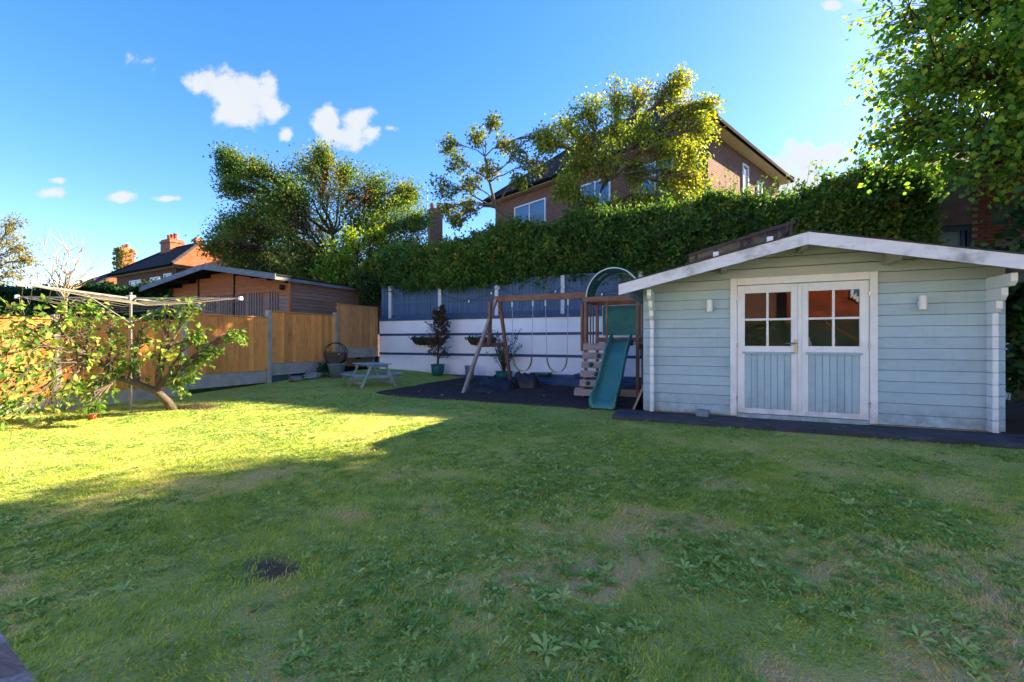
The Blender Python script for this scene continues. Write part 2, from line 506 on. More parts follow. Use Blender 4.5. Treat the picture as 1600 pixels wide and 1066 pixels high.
MT['fence'] = mat('fence_larch', '#e29a4c', '#c47a3a', 5, (16, 16, .9), .75, .25, 30, .24, dirt='#63381a', dirt_amt=.5, dirt_scale=2.3)
MT['fence_end'] = mat('fence_larch_dull', '#c88e56', '#a87444', 5, (16, 16, .9), .8, .25, 30, .2, dirt='#6a4a30', dirt_amt=.45, dirt_scale=2.3)  # duller brown for the end panel, rails and capping
MT['concrete'] = mat('concrete', '#a9a294', '#948c7e', 7, rough=.9, bump=.35, bscale=60, orand=.06, dirt='#6a6350', dirt_amt=.55, dirt_scale=1.8)
MT['concrete_white'] = mat('white_concrete', '#c7ccd0', '#b2b8bd', 7, rough=.85, bump=.2, bscale=60, orand=.04, dirt='#7f858a', dirt_amt=.5)
MT['render_white'] = None
MT['navy'] = mat('navy_paint', '#46607c', '#38526e', 4, (10, 10, .8), .6, .2, 30, .14, dirt='#3d5268', dirt_amt=.6, dirt_scale=1.7)
MT['navy_trim'] = mat('navy_trim', '#2e4b6c', '#27425f', 5, rough=.6, dirt='#51677c', dirt_amt=.5, dirt_scale=4)
MT['play_wood'] = mat('play_wood', '#8a6450', '#6e4b3a', 5, (1, 1, 1), .75, .25, 40, .12, dirt='#8d8177', dirt_amt=.45, dirt_scale=4)
MT['grey_wood'] = mat('weathered_wood', '#a39488', '#85786e', 6, (1, 9, 9), .85, .3, 40, .10, dirt='#54493f', dirt_amt=.5, dirt_scale=4)
MT['slide'] = mat('green_plastic', '#3d7d70', '#357064', 4, rough=.45, spec=.5, dirt='#4f8478', dirt_amt=.35, dirt_scale=3)
MT['tarp_green'] = mat('green_tarpaulin', '#157872', '#116a6a', 4, rough=.5, bump=.3, bscale=5)
MT['canopy'] = mat('green_canopy', '#2f7050', '#275f44', 4, rough=.45, bump=.2, bscale=5)
MT['pale_trim'] = mat('pale_trim', '#c9d8cc', '#bfcfc4', 5, rough=.5)
MT['hold'] = mat('green_hold', '#1c5a50', '#184c45', 8, rough=.5)
MT['black_plastic'] = mat('black_plastic', '#17181b', '#202226', 8, rough=.5, bump=.2, bscale=15)
MT['black_sheet'] = mat('black_sheeting', '#24262b', '#1a1b1f', 8, rough=.42, bump=.35, bscale=14)
MT['rope'] = mat('white_rope', '#a9b4bd', '#8f9aa5', 60, rough=.8)
MT['yellow'] = mat('yellow_belt', '#b8a63e', '#9f8f35', 8, rough=.5)
MT['table_paint'] = mat('grey_blue_paint', '#8fa0a6', '#7d8e95', 5, (1, 1, 1), .7, .2, 40, .06, dirt='#66675c', dirt_amt=.5, dirt_scale=5)
MT['pot'] = mat('green_glaze', '#1f6664', '#185553', 6, rough=.3, spec=.5, dirt='#3f7c74', dirt_amt=.5)
MT['soil'] = mat('soil', '#4a3b2d', '#2f251c', 9, rough=1, bump=1, bscale=30)
MT['coco'] = mat('coco_liner', '#4d3523', '#33241a', 25, rough=1, bump=1, bscale=60)
MT['wire'] = mat('green_wire', '#1f4a36', '#1a3d2d', 8, rough=.5)
MT['bucket'] = mat('grey_bucket', '#71848f', '#63757f', 6, rough=.5, dirt='#4b5456', dirt_amt=.4)
MT['stone'] = mat('stone', '#8b8578', '#6b665c', 9, rough=.95, bump=.7, bscale=30, orand=.15)
MT['cabin_front'] = mat('cabin_orange_board', '#a8673d', '#8c5433', 4, (.8, 10, 10), .8, .25, 30, .12)
MT['cabin_grey'] = mat('cabin_grey_board', '#947668', '#75605a', 4, (.8, 12, 12), .85, .3, 30, .14)
MT['cabin_side'] = mat('cabin_side_board', '#8a705e', '#6b5447', 4, (12, .8, 12), .85, .3, 30, .12)
MT['cabin_slat'] = mat('cabin_slat', '#8f8079', '#7a6c66', 5, (8, 8, 1), .85, .2, 30, .10)
MT['cabin_fascia'] = mat('cabin_fascia', '#7d838a', '#5e636a', 4, (1, 1, 8), .8, .2, 30, .05, dirt='#41413f', dirt_amt=.5)
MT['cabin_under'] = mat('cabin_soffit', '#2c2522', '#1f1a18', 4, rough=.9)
MT['airer'] = mat('grey_metal', '#8f8c86', '#7a7772', 6, rough=.45, metal=.3)
MT['cord'] = mat('washing_cord', '#8f8778', '#7c7568', 20, rough=.8)
MT['bark'] = mat('bark', '#4b3b30', '#33271f', 8, (6, 6, 1.5), .95, .9, 40)
MT['bark_grey'] = mat('grey_bark', '#6a5d50', '#4b4036', 8, (6, 6, 1.5), .95, .7, 40)
MT['bark_pale'] = mat('pale_stem', '#b3a078', '#8c7a58', 8, (6, 6, 1.5), .85, .3, 40)
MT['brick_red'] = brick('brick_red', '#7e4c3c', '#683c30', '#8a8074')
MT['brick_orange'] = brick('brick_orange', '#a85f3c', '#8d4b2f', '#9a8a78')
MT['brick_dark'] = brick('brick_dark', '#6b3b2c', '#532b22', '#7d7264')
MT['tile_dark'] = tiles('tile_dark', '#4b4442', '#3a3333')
MT['tile_sunlit'] = tiles('tile_sunlit', '#b06142', '#8f4a34')  # sunlit tone put into the tile colour
MT['tile_orange'] = tiles('tile_orange', '#a04a28', '#6e3420', .4, .32)
MT['upvc'] = mat('white_frame', '#e2e4e4', '#d6d9da', 5, rough=.4)
MT['fascia_cream'] = mat('cream_soffit', '#c9bfae', '#b8ad9b', 5, rough=.7)
MT['gutter'] = mat('dark_gutter', '#1b1817', '#151212', 6, rough=.95, spec=.03)
MT['pane'] = mat('sky_tint_pane', '#31506a', '#4b6a82', 2, rough=.06, spec=1.0)  # blue of the reflected sky put into the base colour
MT['pot_clay'] = mat('clay_pot', '#a5553a', '#8b4530', 8, rough=.9)
MT['fruit'] = mat('red_fruit', '#c22a1c', '#a81f18', 9, rough=.35)
MT['dirt_ground'] = mat('rough_ground', '#4d5230', '#3b3a26', 3, rough=1, world=True)
MT['bulb'] = mat('white_bulb', '#f0f2f4', '#e6e8ea', 9, rough=.25)
MT['black_wire'] = mat('black_wire', '#14171c', '#1c1f24', 9, rough=.6)
MT['brown_slab'] = mat('brown_slab', '#6b5450', '#594541', 6, rough=.8)
MT['leaf_yellow'] = mat('fallen_leaf', '#c1a34a', '#9a6a34', 3, rough=.7, orand=.3)
MT['old_rail'] = mat('old_rail', '#7d6d68', '#5a4d49', 7, (1.2, 18, 18), .85, .6, 60, dirt='#b6bcc0', dirt_amt=.8, dirt_scale=9)

MT['f_hedge'] = foliage('hedge_leaf', [(0, '#3e6034'), (.5, '#587c3c'), (.85, '#88983e'), (1, '#b0945c')], .42)
MT['f_haw'] = foliage('hawthorn_leaf', [(0, '#3e5c28'), (.6, '#64823a'), (.88, '#959644'), (1, '#ac8048')], .42, nscale=.5, namt=.3)
MT['f_yellow'] = foliage('yellow_leaf', [(0, '#587428'), (.5, '#7f9436'), (.85, '#a2a640'), (1, '#b09a4a')], .48, nscale=.45, namt=.3)
MT['f_thin'] = foliage('thin_tree_leaf', [(0, '#486030'), (.5, '#6c8040'), (.85, '#949446'), (1, '#9a7442')], .45, nscale=.6, namt=.3)
MT['f_right'] = foliage('maple_leaf', [(0, '#52803c'), (.5, '#6e9c42'), (.8, '#9ab840'), (.95, '#bcb842'), (1, '#cca648')], .62, nscale=.7, namt=.22)
MT['f_fruit'] = foliage('fruit_tree_leaf', [(0, '#3f6a2a'), (.45, '#67883a'), (.8, '#96a048'), (1, '#b8a656')], .36, nscale=1.5, namt=.2)
MT['f_bright'] = foliage('bright_shrub_leaf', [(0, '#4c6b22'), (.5, '#6d8c2a'), (1, '#a3ad3a')], .45)
MT['f_willow'] = foliage('willow_leaf', [(0, '#6b6a34'), (.5, '#8a8342'), (1, '#a89a56')], .4)
MT['f_dark'] = foliage('dark_shrub_leaf', [(0, '#1e3a24'), (.5, '#2c4d2c'), (1, '#4f6a34')], .3)
MT['f_dead'] = foliage('dead_conifer', [(0, '#3f302c'), (.6, '#5b453d'), (.93, '#6b5a40'), (1, '#4f5a35')], .15, namt=.1)
MT['f_ivy'] = foliage('ivy_leaf', [(0, '#5f6a2c'), (.5, '#8a8438'), (1, '#a8964a')], .3)
MT['f_berry'] = foliage('berry', [(0, '#8a4a30'), (.5, '#a05c3c'), (1, '#9a7044')], .3, namt=.1)
MT['f_pot'] = foliage('pot_shrub_leaf', [(0, '#2f4a3a'), (.6, '#46604a'), (1, '#6a6f4c')], .3)
MT['grass'] = foliage('grass_blade', [(0, '#728c36'), (.22, '#a2b64a'), (.45, '#c2c65e'), (.7, '#cec080'), (.88, '#d8be94'), (1, '#e0c6a6')], .46, tcol=(1.2, 1.1, .5), nscale=2.5, namt=.06, rough=.7, spec=.03)
MT['weed'] = foliage('weed_leaf', [(0, '#6a8c42'), (.5, '#92b058'), (1, '#bcc676')], .38, tcol=(1.1, 1.2, .5), nscale=1.5, namt=.15, rough=.6, spec=.06)
# ------------------------------------------------------------------ ground
SOIL = [(-2.02, 1.52, .23, .17), (-3.25, 3.62, .13, .09), (1.03, 3.73, .14, .10), (-3.05, .75, .10, .07), (-8.15, 4.75, .75, .42),
        (-2.75, 4.5, .12, .08)]
def soil_amt(x, y):
    s = np.zeros_like(np.asarray(x, float))
    w = (fbm(np.asarray(x) * 9, np.asarray(y) * 9, 5) - .5) * .9
    for cx, cy, rx, ry in SOIL:
        s = np.maximum(s, 1 - np.sqrt(((x - cx) / rx) ** 2 + ((y - cy) / ry) ** 2) + w)
    return np.clip(s * 1.8, 0, 1)
def dry_amt(x, y):
    a = fbm(x * 2.3 + 3, y * 2.3, 11, 4)
    b = fbm(x * .35, y * .35, 23, 3)
    near = np.clip(1 - (np.hypot(x, y) - 2) / 6, 0, 1)
    right = np.clip((x + 2.5) / 4, 0, 1) * .10
    return np.clip((a - .555 + (b - .5) * .3 + right) * 4.4, 0, 1) * (.25 + .75 * near)

def lawn_material():
    t = NT('lawn_soil_and_thatch')
    v = t.coords(world=True)
    n1 = t.noise(v, 1.7, 7, .65); n2 = t.noise(v, 38, 4, .7)
    at = t.n('ShaderNodeAttribute', attribute_name='tint'); so = t.n('ShaderNodeAttribute', attribute_name='soil')
    col = t.mix(t.rng(n1, .35, .65), '#a0b054', '#b0ac66')
    col = t.mix(t.rng(n2, .35, .7, 0, .35), col, '#7a8044')
    col = t.mix(t.math('MULTIPLY', at.outputs['Fac'], .8), col, '#caac74')
    col = t.mix(so.outputs['Fac'], col, t.mix(t.rng(n2, .3, .7), '#4f4134', '#6e5c4a'))
    b = t.n('ShaderNodeBsdfPrincipled'); b.inputs['Roughness'].default_value = .95; b.inputs['Specular IOR Level'].default_value = .02
    t.l(col, b.inputs['Base Color'])
    bn = t.n('ShaderNodeBump'); bn.inputs['Strength'].default_value = 1; bn.inputs['Distance'].default_value = .03
    t.l(n2, bn.inputs['Height']); t.l(bn.outputs[0], b.inputs['Normal'])
    t.l(b.outputs[0], t.out.inputs[0]); return t.m
def make_lawn():
    xs = np.arange(-9.95, 8.01, .06); ys = np.arange(-4, 11.4, .06)
    X, Y = np.meshgrid(xs, ys)
    Z = gz(X, Y) + (fbm(X * .8, Y * .8, 3) - .5) * .03
    so = soil_amt(X, Y); Z = Z - so * .02 + so * (fbm(X * 14, Y * 14, 8) - .5) * .04
    nx, ny = len(xs), len(ys)
    idx = np.arange(nx * ny).reshape(ny, nx)
    f = np.stack([idx[:-1, :-1], idx[:-1, 1:], idx[1:, 1:], idx[1:, :-1]], -1).reshape(-1, 4)
    me = mesh_np('lawn', np.stack([X, Y, Z], -1).reshape(-1, 3), [f], dry_amt(X, Y).ravel(), lawn_material(), True)
    a = me.attributes.new('soil', 'FLOAT', 'POINT'); a.data.foreach_set('value', so.ravel().astype(np.float32))
    tag(link('lawn', me), 'mown green lawn with weeds and dry patches', kind='structure')
make_lawn()
g = G().box(-900, 900, -900, 900, -.4, -.06).build('ground', MT['dirt_ground']); tag(g, 'open ground reaching to the horizon', kind='structure')
g = G().box(-9.8, 300, 11.62, 500, -.05, 1.8).build('upper_ground', MT['dirt_ground']); tag(g, 'raised garden ground behind the white wall', kind='structure')
g = G().box(-300, -10.0, -100, 500, -.055, .12).build('neighbour_ground', MT['dirt_ground']); tag(g, 'neighbouring garden ground beyond the timber fence', kind='structure')

def make_play_surface():
    xs = np.linspace(-6.6, -.82, 120); ys = np.linspace(7.25, 11.3, 70)
    X, Y = np.meshgrid(xs, ys)
    Z = gz(X, Y) * .9 + .028 + (fbm(X * 1.5, Y * 1.5, 31) - .5) * .035
    Yw = Y + (1 - (Y - 7.25) / 4.05) * ((vnoise(X * 2.1, X * 0, 5) - .5) * .16) - np.clip((-5.6 - X), 0, 1) ** 2 * -.25 * (1 - (Y - 7.25) / 4.05)
    edge = (X == xs[0]) | (X == xs[-1]) | (Y == ys[0]) | (Y == ys[-1])
    Z = np.where(edge, Z - .06, Z)
    nx, ny = len(xs), len(ys); idx = np.arange(nx * ny).reshape(ny, nx)
    f = np.stack([idx[:-1, :-1], idx[:-1, 1:], idx[1:, 1:], idx[1:, :-1]], -1).reshape(-1, 4)
    tag(link('play_surface', mesh_np('play_surface', np.stack([X, Yw, Z], -1).reshape(-1, 3), [f], None, MT['mat_black'], True)), 'black bark play area surface under the swings', kind='structure')
make_play_surface()

# ------------------------------------------------------------------ white garden wall with the navy fence on top
def wall_material():
    t = NT('white_painted_blocks')
    tc = t.n('ShaderNodeTexCoord'); sp = t.n('ShaderNodeSeparateXYZ'); t.l(tc.outputs['Object'], sp.inputs[0])
    cb = t.n('ShaderNodeCombineXYZ'); t.l(sp.outputs[0], cb.inputs[0]); t.l(sp.outputs[2], cb.inputs[1])
    br = t.n('ShaderNodeTexBrick'); br.inputs['Scale'].default_value = 1; br.inputs['Brick Width'].default_value = .225; br.inputs['Row Height'].default_value = .0755
    br.inputs['Mortar Size'].default_value = .006; br.inputs['Mortar Smooth'].default_value = .8
    t.l(cb.outputs[0], br.inputs['Vector'])
    nz = t.noise(tc.outputs['Object'], 1.6, 7, .65); n2 = t.noise(tc.outputs['Object'], 8, 5, .7)
    col = t.mix(t.rng(nz, .35, .75), '#e0e4e8', '#d2d9de')
    col = t.mix(t.rng(n2, .62, .8, 0, .5), col, '#8f979c')
    low = t.rng(sp.outputs[2], .3, .0, 0, .7)
    col = t.mix(t.math('MULTIPLY', low, t.rng(n2, .35, .6)), col, '#6d7268')
    b = t.n('ShaderNodeBsdfPrincipled'); b.inputs['Roughness'].default_value = .7; t.l(col, b.inputs['Base Color'])
    bn = t.n('ShaderNodeBump'); bn.inputs['Strength'].default_value = .35; bn.inputs['Distance'].default_value = .006
    t.l(t.math('SUBTRACT', 1.0, br.outputs['Fac']), bn.inputs['Height']); t.l(bn.outputs[0], b.inputs['Normal'])
    t.l(b.outputs[0], t.out.inputs[0]); return t.m
def garden_wall():
    t = thing('garden_wall', 'long white painted block wall with two navy stripes', 'wall', (-4, 11.4, 0))
    wm = wall_material()
    for z0, z1 in ((-.1, .705), (.78, 1.315), (1.39, 1.80)):
        G().box(-9.86, 5.2, 11.36, 11.6, z0, z1).build('wall_band', wm, t)
    for z0, z1 in ((.705, .78), (1.315, 1.39)):
        G().box(-9.86, 5.2, 11.352, 11.6, z0, z1).build('navy_stripe', MT['navy_trim'], t)
    G().cbox(-9.87, 5.2, 11.32, 11.62, 1.80, 1.885, .008).build('coping', MT['navy_trim'], t)
    G().box(-9.0, -.9, 11.335, 11.36, -.05, .14).build('plinth', MT['navy_trim'], t)
garden_wall()
def navy_fence():
    t = thing('navy_fence', 'navy blue closeboard fence with white posts on top of the white wall', 'fence', (-4, 11.45, 1.88))
    px = [-9.47, -7.55, -5.6, -3.6, -1.55, .45, 2.4, 4.4]
    pm = G().cbox(-.055, .055, -.05, .05, 0, 1.05, .008).mesh('post', MT['concrete_white'])
    for x in px: piece('post', pm, t, (x, 11.44, 1.886))
    bm_ = G().prism([(-.058, -.006), (.058, -.016), (.058, 0), (-.058, .006)], 'z', 0, 1.0).mesh('board', MT['navy'])
    spans = [(-9.86, -9.53)] + [(a + .06, b - .06) for a, b in zip(px[:-1], px[1:])]
    for k, (a, b) in enumerate(spans):
        n = max(2, round((b - a) / .105)); w = (b - a) / n
        top = 1.0 + random.uniform(-.02, .03)
        for i in range(n):
            piece('board', bm_, t, (a + w * (i + .5), 11.47 + random.uniform(-.003, .003), 1.9), (0, 0, R(random.uniform(-1.5, 1.5))), (w / .104, 1, top))
        G().box(a, b, 11.43, 11.462, 2.36, 2.405).build('rail', MT['navy'], t)
        G().box(a, b, 11.445, 11.49, 1.9 + top, 1.93 + top).build('capping', MT['navy'], t)
        G().box(a, b, 11.42, 11.455, 1.887, 2.0).build('base_rail', MT['navy_trim'], t)
navy_fence()
def string_lights():
    t = thing('string_lights', 'string of small white bulbs on a dark cable along the navy fence', 'string lights', (-5, 11.38, 2.6))
    pts = []; hang = [(-7.5, 2.62), (-5.5, 2.72), (-3.55, 2.66), (-1.5, 2.75), (.4, 2.6)]
    bulbs = []
    for (xa, za), (xb, zb) in zip(hang[:-1], hang[1:]):
        for k in range(9):
            s = k / 8; pts.append((xa + (xb - xa) * s, 11.385, za + (zb - za) * s - .38 * 4 * s * (1 - s) * (.8)))
        bulbs += [pts[-9 + i] for i in (0, 4, 7)]
    G().tube(pts, .005, 5).build('cable', MT['black_wire'], t)
    bm_ = G().lathe([(.0, -.05), (.018, -.045), (.026, -.02), (.018, .005), (.01, .02), (0, .02)], n=10).mesh('bulb', MT['bulb'], smooth=True)
    for b in bulbs: piece('bulb', bm_, t, (b[0], b[1] - .01, b[2] - .02))
string_lights()

# ------------------------------------------------------------------ timber fence on the left
def timber_fence():
    t = thing('timber_fence', 'orange closeboard fence with concrete posts and gravel boards along the lawn', 'fence', (-9.9, 5, 0))
    py = [-2.2, -.3, 1.62, 3.55, 5.49, 7.41, 9.53, 11.34]
    base = [-.1, -.1, -.08, -.05, .13, .29, .64]
    bm_ = G().prism([(-.011, -.066), (.000, -.066), (.016, .066), (-.011, .066)], 'z', 0, 1.28).mesh('board', MT['fence'])
    be = G().prism([(-.011, -.066), (.000, -.066), (.016, .066), (-.011, .066)], 'z', 0, 1.28).mesh('board', MT['fence_end'])
    for i, y in enumerate(py[:-1]):
        h = base[min(i, 6)] + 1.62 + (.02 if i < 5 else 0)
        if i == 6: h = 1.98
        G().cbox(-9.97, -9.85, y - .055, y + .055, -.2, h, .012).build('post', MT['concrete'], t)
    for i in range(7):
        a, b = py[i] + .057, py[i + 1] - .057
        z = base[i]
        G().cbox(-9.94, -9.885, a, b, z, z + .3, .008).build('gravel_board', MT['concrete'], t)
        n = round((b - a) / .118); w = (b - a) / n
        for k in range(n):
            piece('board', be if i == 6 else bm_, t, (-9.885 + random.uniform(-.002, .002), a + w * (k + .5), z + .302), (0, 0, R(random.uniform(-1, 1))), (1, w / .124, 1))
        for rz in (.45, .98, 1.45):
            G().box(-9.95, -9.90, a, b, z + rz, z + rz + .06).build('rail', MT['fence_end'], t)
        G().cbox(-9.925, -9.85, a, b, z + 1.584, z + 1.612, .005).build('capping', MT['fence_end'], t)
timber_fence()

# ------------------------------------------------------------------ blue garden shed
SX0, SX1, SY, SYB, RX = -.775, 3.03, 7.02, 10.0, 1.128
DX0, DX1 = .291, 1.975
PITCH = .2286
def roof_z(x): return 2.47 - PITCH * abs(x - RX)      # underside of the roof deck
def shed():
    t = thing('garden_shed', 'pale blue timber log shed with white double doors and low gable roof', 'shed', (RX, SY, .05))
    LH = .139
    prof = lambda h: [(0, .004), (.006, 0), (.045, 0), (.045, h), (.006, h), (0, h - .004)]
    def log(x0, x1, z, h, m, name='log'):
        G().prism([(SY + p[0], z + p[1]) for p in [(.016, .0005), (.012, .002), (0, .004), (0, h - .003), (.010, h - .0015), (.045, h - .001), (.045, 0.0005)]], 'x', x0, x1).build(name, m, t)
    z = .085; k = 0
    while z < 2.44:
        top = z + LH
        xa, xb = SX0 - .14, SX1 + .14
        m = MT['shed_blue'] if z < 1.82 else MT['gable']
        if z < 1.98:
            log(xa, DX0 + .01, z, LH, m); log(DX1 - .01, xb, z, LH, m)
        else:
            hb, ht = (2.468 - z) / PITCH, max(.02, (2.468 - top) / PITCH)
            hb, ht = min(hb, RX - xa), min(ht, RX - xa)
            G().prism([(RX - hb, z + .005), (RX + hb, z + .005), (RX + ht, min(top - .005, 2.46)), (RX - ht, min(top - .005, 2.46))], 'y', SY + random.uniform(0, .002), SY + .045).build('gable_log', MT['gable'], t)
        z += LH; k += 1
    # crossing logs of the side walls
    for x in (SX0, SX1):
        z = .085; i = 0
        while z < 1.80:
            n_top = round((1.84 - z) / LH)
            fr = {1: .47, 2: .30, 3: .2}.get(n_top, .13)
            g_ = G()
            if n_top <= 3:
                g_.prism([(SY - fr, z + .05), (SY - fr + .045, z + .002), (SY + .001, z + .002), (SY + .001, z + LH - .002), (SY - fr, z + LH - .002)], 'x', x - .028, x + .028)
            else:
                g_.cbox(x - .028, x + .028, SY - fr, SY + .001, z + .002, z + LH - .002, .006)
            g_.build('corner_log', MT['shed_white'], t)
            z += LH; i += 1
        # side wall behind
        z = .085
        while z < 1.9:
            G().prism([(x - .022, z), (x + .022, z), (x + .022, z + LH - .004), (x - .022, z + LH - .004)], 'y', SY + .05, SYB).build('side_log', MT['shed_blue'], t)
            z += LH
    G().box(SX0, SX1, SYB, SYB + .045, .085, 1.9).build('rear_wall', MT['shed_blue'], t)
    G().prism([(SX0, 1.9), (SX1, 1.9), (RX, 2.42)], 'y', SYB, SYB + .045).build('rear_gable', MT['shed_blue'], t)
    G().box(SX0 + .03, SX1 - .03, SY + .05, SYB - .01, .06, .1).build('shed_floor', MT['dark'], t)
    # roof
    ry0, ry1 = SY - .60, SYB + .25
    ex = 2.28
    for s in (-1, 1):
        a = [(RX, roof_z(RX)), (RX + s * ex, roof_z(RX + ex)), (RX + s * ex, roof_z(RX + ex) + .03), (RX, roof_z(RX) + .03)]
        r = G().prism(a, 'y', ry0 + .03, ry1).build('roof_slope', MT['soffit'], t)
        f = [(RX, roof_z(RX) + .031), (RX + s * (ex + .02), roof_z(RX + ex + .02) + .031), (RX + s * (ex + .02), roof_z(RX + ex + .02) + .045), (RX, roof_z(RX) + .045)]
        G().prism(f, 'y', ry0 - .01, ry1).build('roof_felt', MT['felt'], r)
        b = [(RX + s * .001, roof_z(RX) + .028), (RX + s * (ex + .03), roof_z(RX + ex + .03) + .028), (RX + s * (ex + .03), roof_z(RX + ex + .03) - .125), (RX + s * .001, roof_z(RX) - .125)]
        G().prism(b, 'y', ry0, ry0 + .028).build('barge_board', MT['barge'], t)
        G().box(RX + s * (ex + .004) - .012, RX + s * (ex + .004) + .012, ry0 + .03, ry1, roof_z(RX + ex) - .09, roof_z(RX + ex) + .028).build('eave_board', MT['barge'], t)
    for x in (RX - .0, RX - .93, RX + .93):
        zt = roof_z(x) - .004 - (PITCH * .035 if x != RX else 0)
        G().prism([(SY - .56, zt), (SYB, zt), (SYB, zt - .13), (SY - .42, zt - .13), (SY - .56, zt - .05)], 'x', x - .035, x + .035).build('purlin', MT['soffit'] if x != RX - .93 else MT['soffit'], t)
    # door set
    z0, z1 = .09, 2.04
    w = MT['shed_white']
    fy = SY - .035
    G().cbox(DX0, DX0 + .085, fy, SY + .05, z0, z1, .004).build('door_jamb', w, t)
    G().cbox(DX1 - .085, DX1, fy, SY + .05, z0, z1, .004).build('door_jamb', w, t)
    G().cbox(DX0 + .086, DX1 - .086, fy, SY + .05, z1 - .10, z1, .004).build('door_head', w, t)
    G().box(DX0 + .086, DX1 - .086, fy + .01, SY + .05, z0 - .02, z0 + .035).build('door_threshold', MT['shed_blue'], t)
    xm = (DX0 + DX1) / 2
    dy0, dy1 = SY - .022, SY + .02
    for s, a, b in ((-1, DX0 + .09, xm - .004), (1, xm + .004, DX1 - .09)):
        d = thing_part('door', t)
        ll, rr = a + .095, b - .095
        zb, zt, zm = z0 + .045, z1 - .108, 1.03
        g_ = G()
        g_.cbox(a, ll, dy0, dy1, zb, zt, .004); g_.cbox(rr, b, dy0, dy1, zb, zt, .004)
        g_.build('stile', w, d)
        G().box(ll, rr, dy0 + .001, dy1, zt - .11, zt).build('top_rail', w, d)
        G().box(ll, rr, dy0 + .001, dy1, zm - .03, zm + .05).build('lock_rail', w, d)
        G().box(ll, rr, dy0 + .001, dy1, zb, zb + .07).build('bottom_rail', w, d)
        G().prism([(dy0 - .022, zm - .06), (dy0 - .022, zm - .045), (dy0, zm - .03), (dy0 + .01, zm - .03), (dy0 + .01, zm - .06)], 'x', ll - .03, rr + .03).build('weather_bar', MT['shed_blue'], d)
        pz0, pz1 = zm + .05, zt - .11
        mx_, mz = (ll + rr) / 2, (pz0 + pz1) / 2
        G().box(mx_ - .014, mx_ + .014, dy0 + .004, dy1 - .004, pz0, pz1).build('glazing_bar', w, d)
        G().box(ll, rr, dy0 + .006, dy1 - .006, mz - .014, mz + .014).build('glazing_bar', w, d)
        for xa, xb in ((ll, mx_ - .014), (mx_ + .014, rr)):
            for za, zc in ((pz0, mz - .014), (mz + .014, pz1)):
                G().add([(xa, dy0 + .02, za), (xb, dy0 + .02, za), (xb, dy0 + .02 + random.uniform(-.0015, .0015), zc), (xa, dy0 + .02, zc)], [(0, 1, 2, 3)]).build('pane', MT['glass'], d)
        n = 7; wv = (rr - ll) / n
        for i in range(n):
            G().prism([(ll + wv * i + .001, dy0 + .012), (ll + wv * i + .005, dy0 + .006), (ll + wv * (i + 1) - .005, dy0 + .006), (ll + wv * (i + 1) - .001, dy0 + .012), (ll + wv * (i + 1) - .001, dy1 - .01), (ll + wv * i + .001, dy1 - .01)], 'z', zb + .07, zm - .03).build('panel_board', MT['shed_blue'], d)
        hx = a - .004 if s < 0 else b + .004
        for hz in (.30, 1.05, 1.72):
            G().cbox(hx - .010, hx + .010, fy - .010, fy + .005, hz, hz + .07, .002).build('hinge', MT['steel'], d)
        if s < 0:
            G().cbox(b - .062, b - .024, dy0 - .008, dy0 - .0005, .98, 1.17, .003).build('handle_plate', MT['steel'], d)
            G().tube([(b - .043, dy0 - .005, 1.12), (b - .043, dy0 - .05, 1.12), (b - .06, dy0 - .055, 1.12), (b - .165, dy0 - .052, 1.118)], .009, 8).build('handle', MT['steel'], d)
    G().cbox(xm - .024, xm + .024, dy0 - .014, dy0 - .001, z0 + .05, z1 - .115, .004).build('cover_strip', w, t)
    # lamps
    for x, z, hh in ((.02, 1.66, .17), (2.40, 1.62, .17)):
        lp = thing_part('wall_lamp', t)
        G().lathe([(0, -hh / 2), (.036, -hh / 2), (.04, -hh / 2 + .006), (.04, hh / 2 - .006), (.036, hh / 2), (0, hh / 2)], (x, SY - .075, z), 18).build('lamp_tube', MT['white_plastic'], lp, smooth=False)
        G().cbox(x - .03, x + .03, SY - .04, SY - .0005, z - .03, z + .03, .004).build('lamp_bracket', MT['white_plastic'], lp)
    # ridge bracket etc.
    return t
def thing_part(name, parent):
    o = bpy.data.objects.new(name, None); COL.objects.link(o); o.parent = parent; OFF[o] = OFF[parent]
    o.empty_display_size = .1
    return o
shed()
def in_shed():
    t = thing('workbench', 'dark timber workbench inside the shed behind the door panes', 'workbench', (1.2, 9.3, .1))
    G().box(SX0 + .2, SX1 - .2, 8.9, 9.9, .92, .97).build('bench_top', MT['grey_wood'], t)
    for x in (-.4, 1.1, 2.6): G().box(x - .04, x + .04, 9.0, 9.08, .1, .92).build('leg', MT['grey_wood'], t)
    b = G().lathe([(0, 0), (.036, 0), (.038, .02), (.038, .13), (.03, .16), (.012, .175), (.012, .2), (.02, .205), (.02, .225), (0, .225)], (1.30, 7.35, .98), 14).build('pump_bottle', MT['white_plastic'], smooth=True)
    tag(b, 'white pump bottle behind the lower pane of the shed door', 'bottle')
    G_ = thing('window_shelf', 'narrow shelf just behind the shed door panes', 'shelf', (1.2, 7.3, .95))
    G().box(SX0 + .05, SX1 - .05, 7.28, 7.5, .955, .98).build('shelf_board', MT['grey_wood'], G_)
    tag(G().beam((1.55, 7.6, 1.42), (2.05, 7.5, 1.06), .03, .03).build('broom_handle', MT['fence']), 'wooden broom handle leaning behind the shed door pane', 'broom')
in_shed()
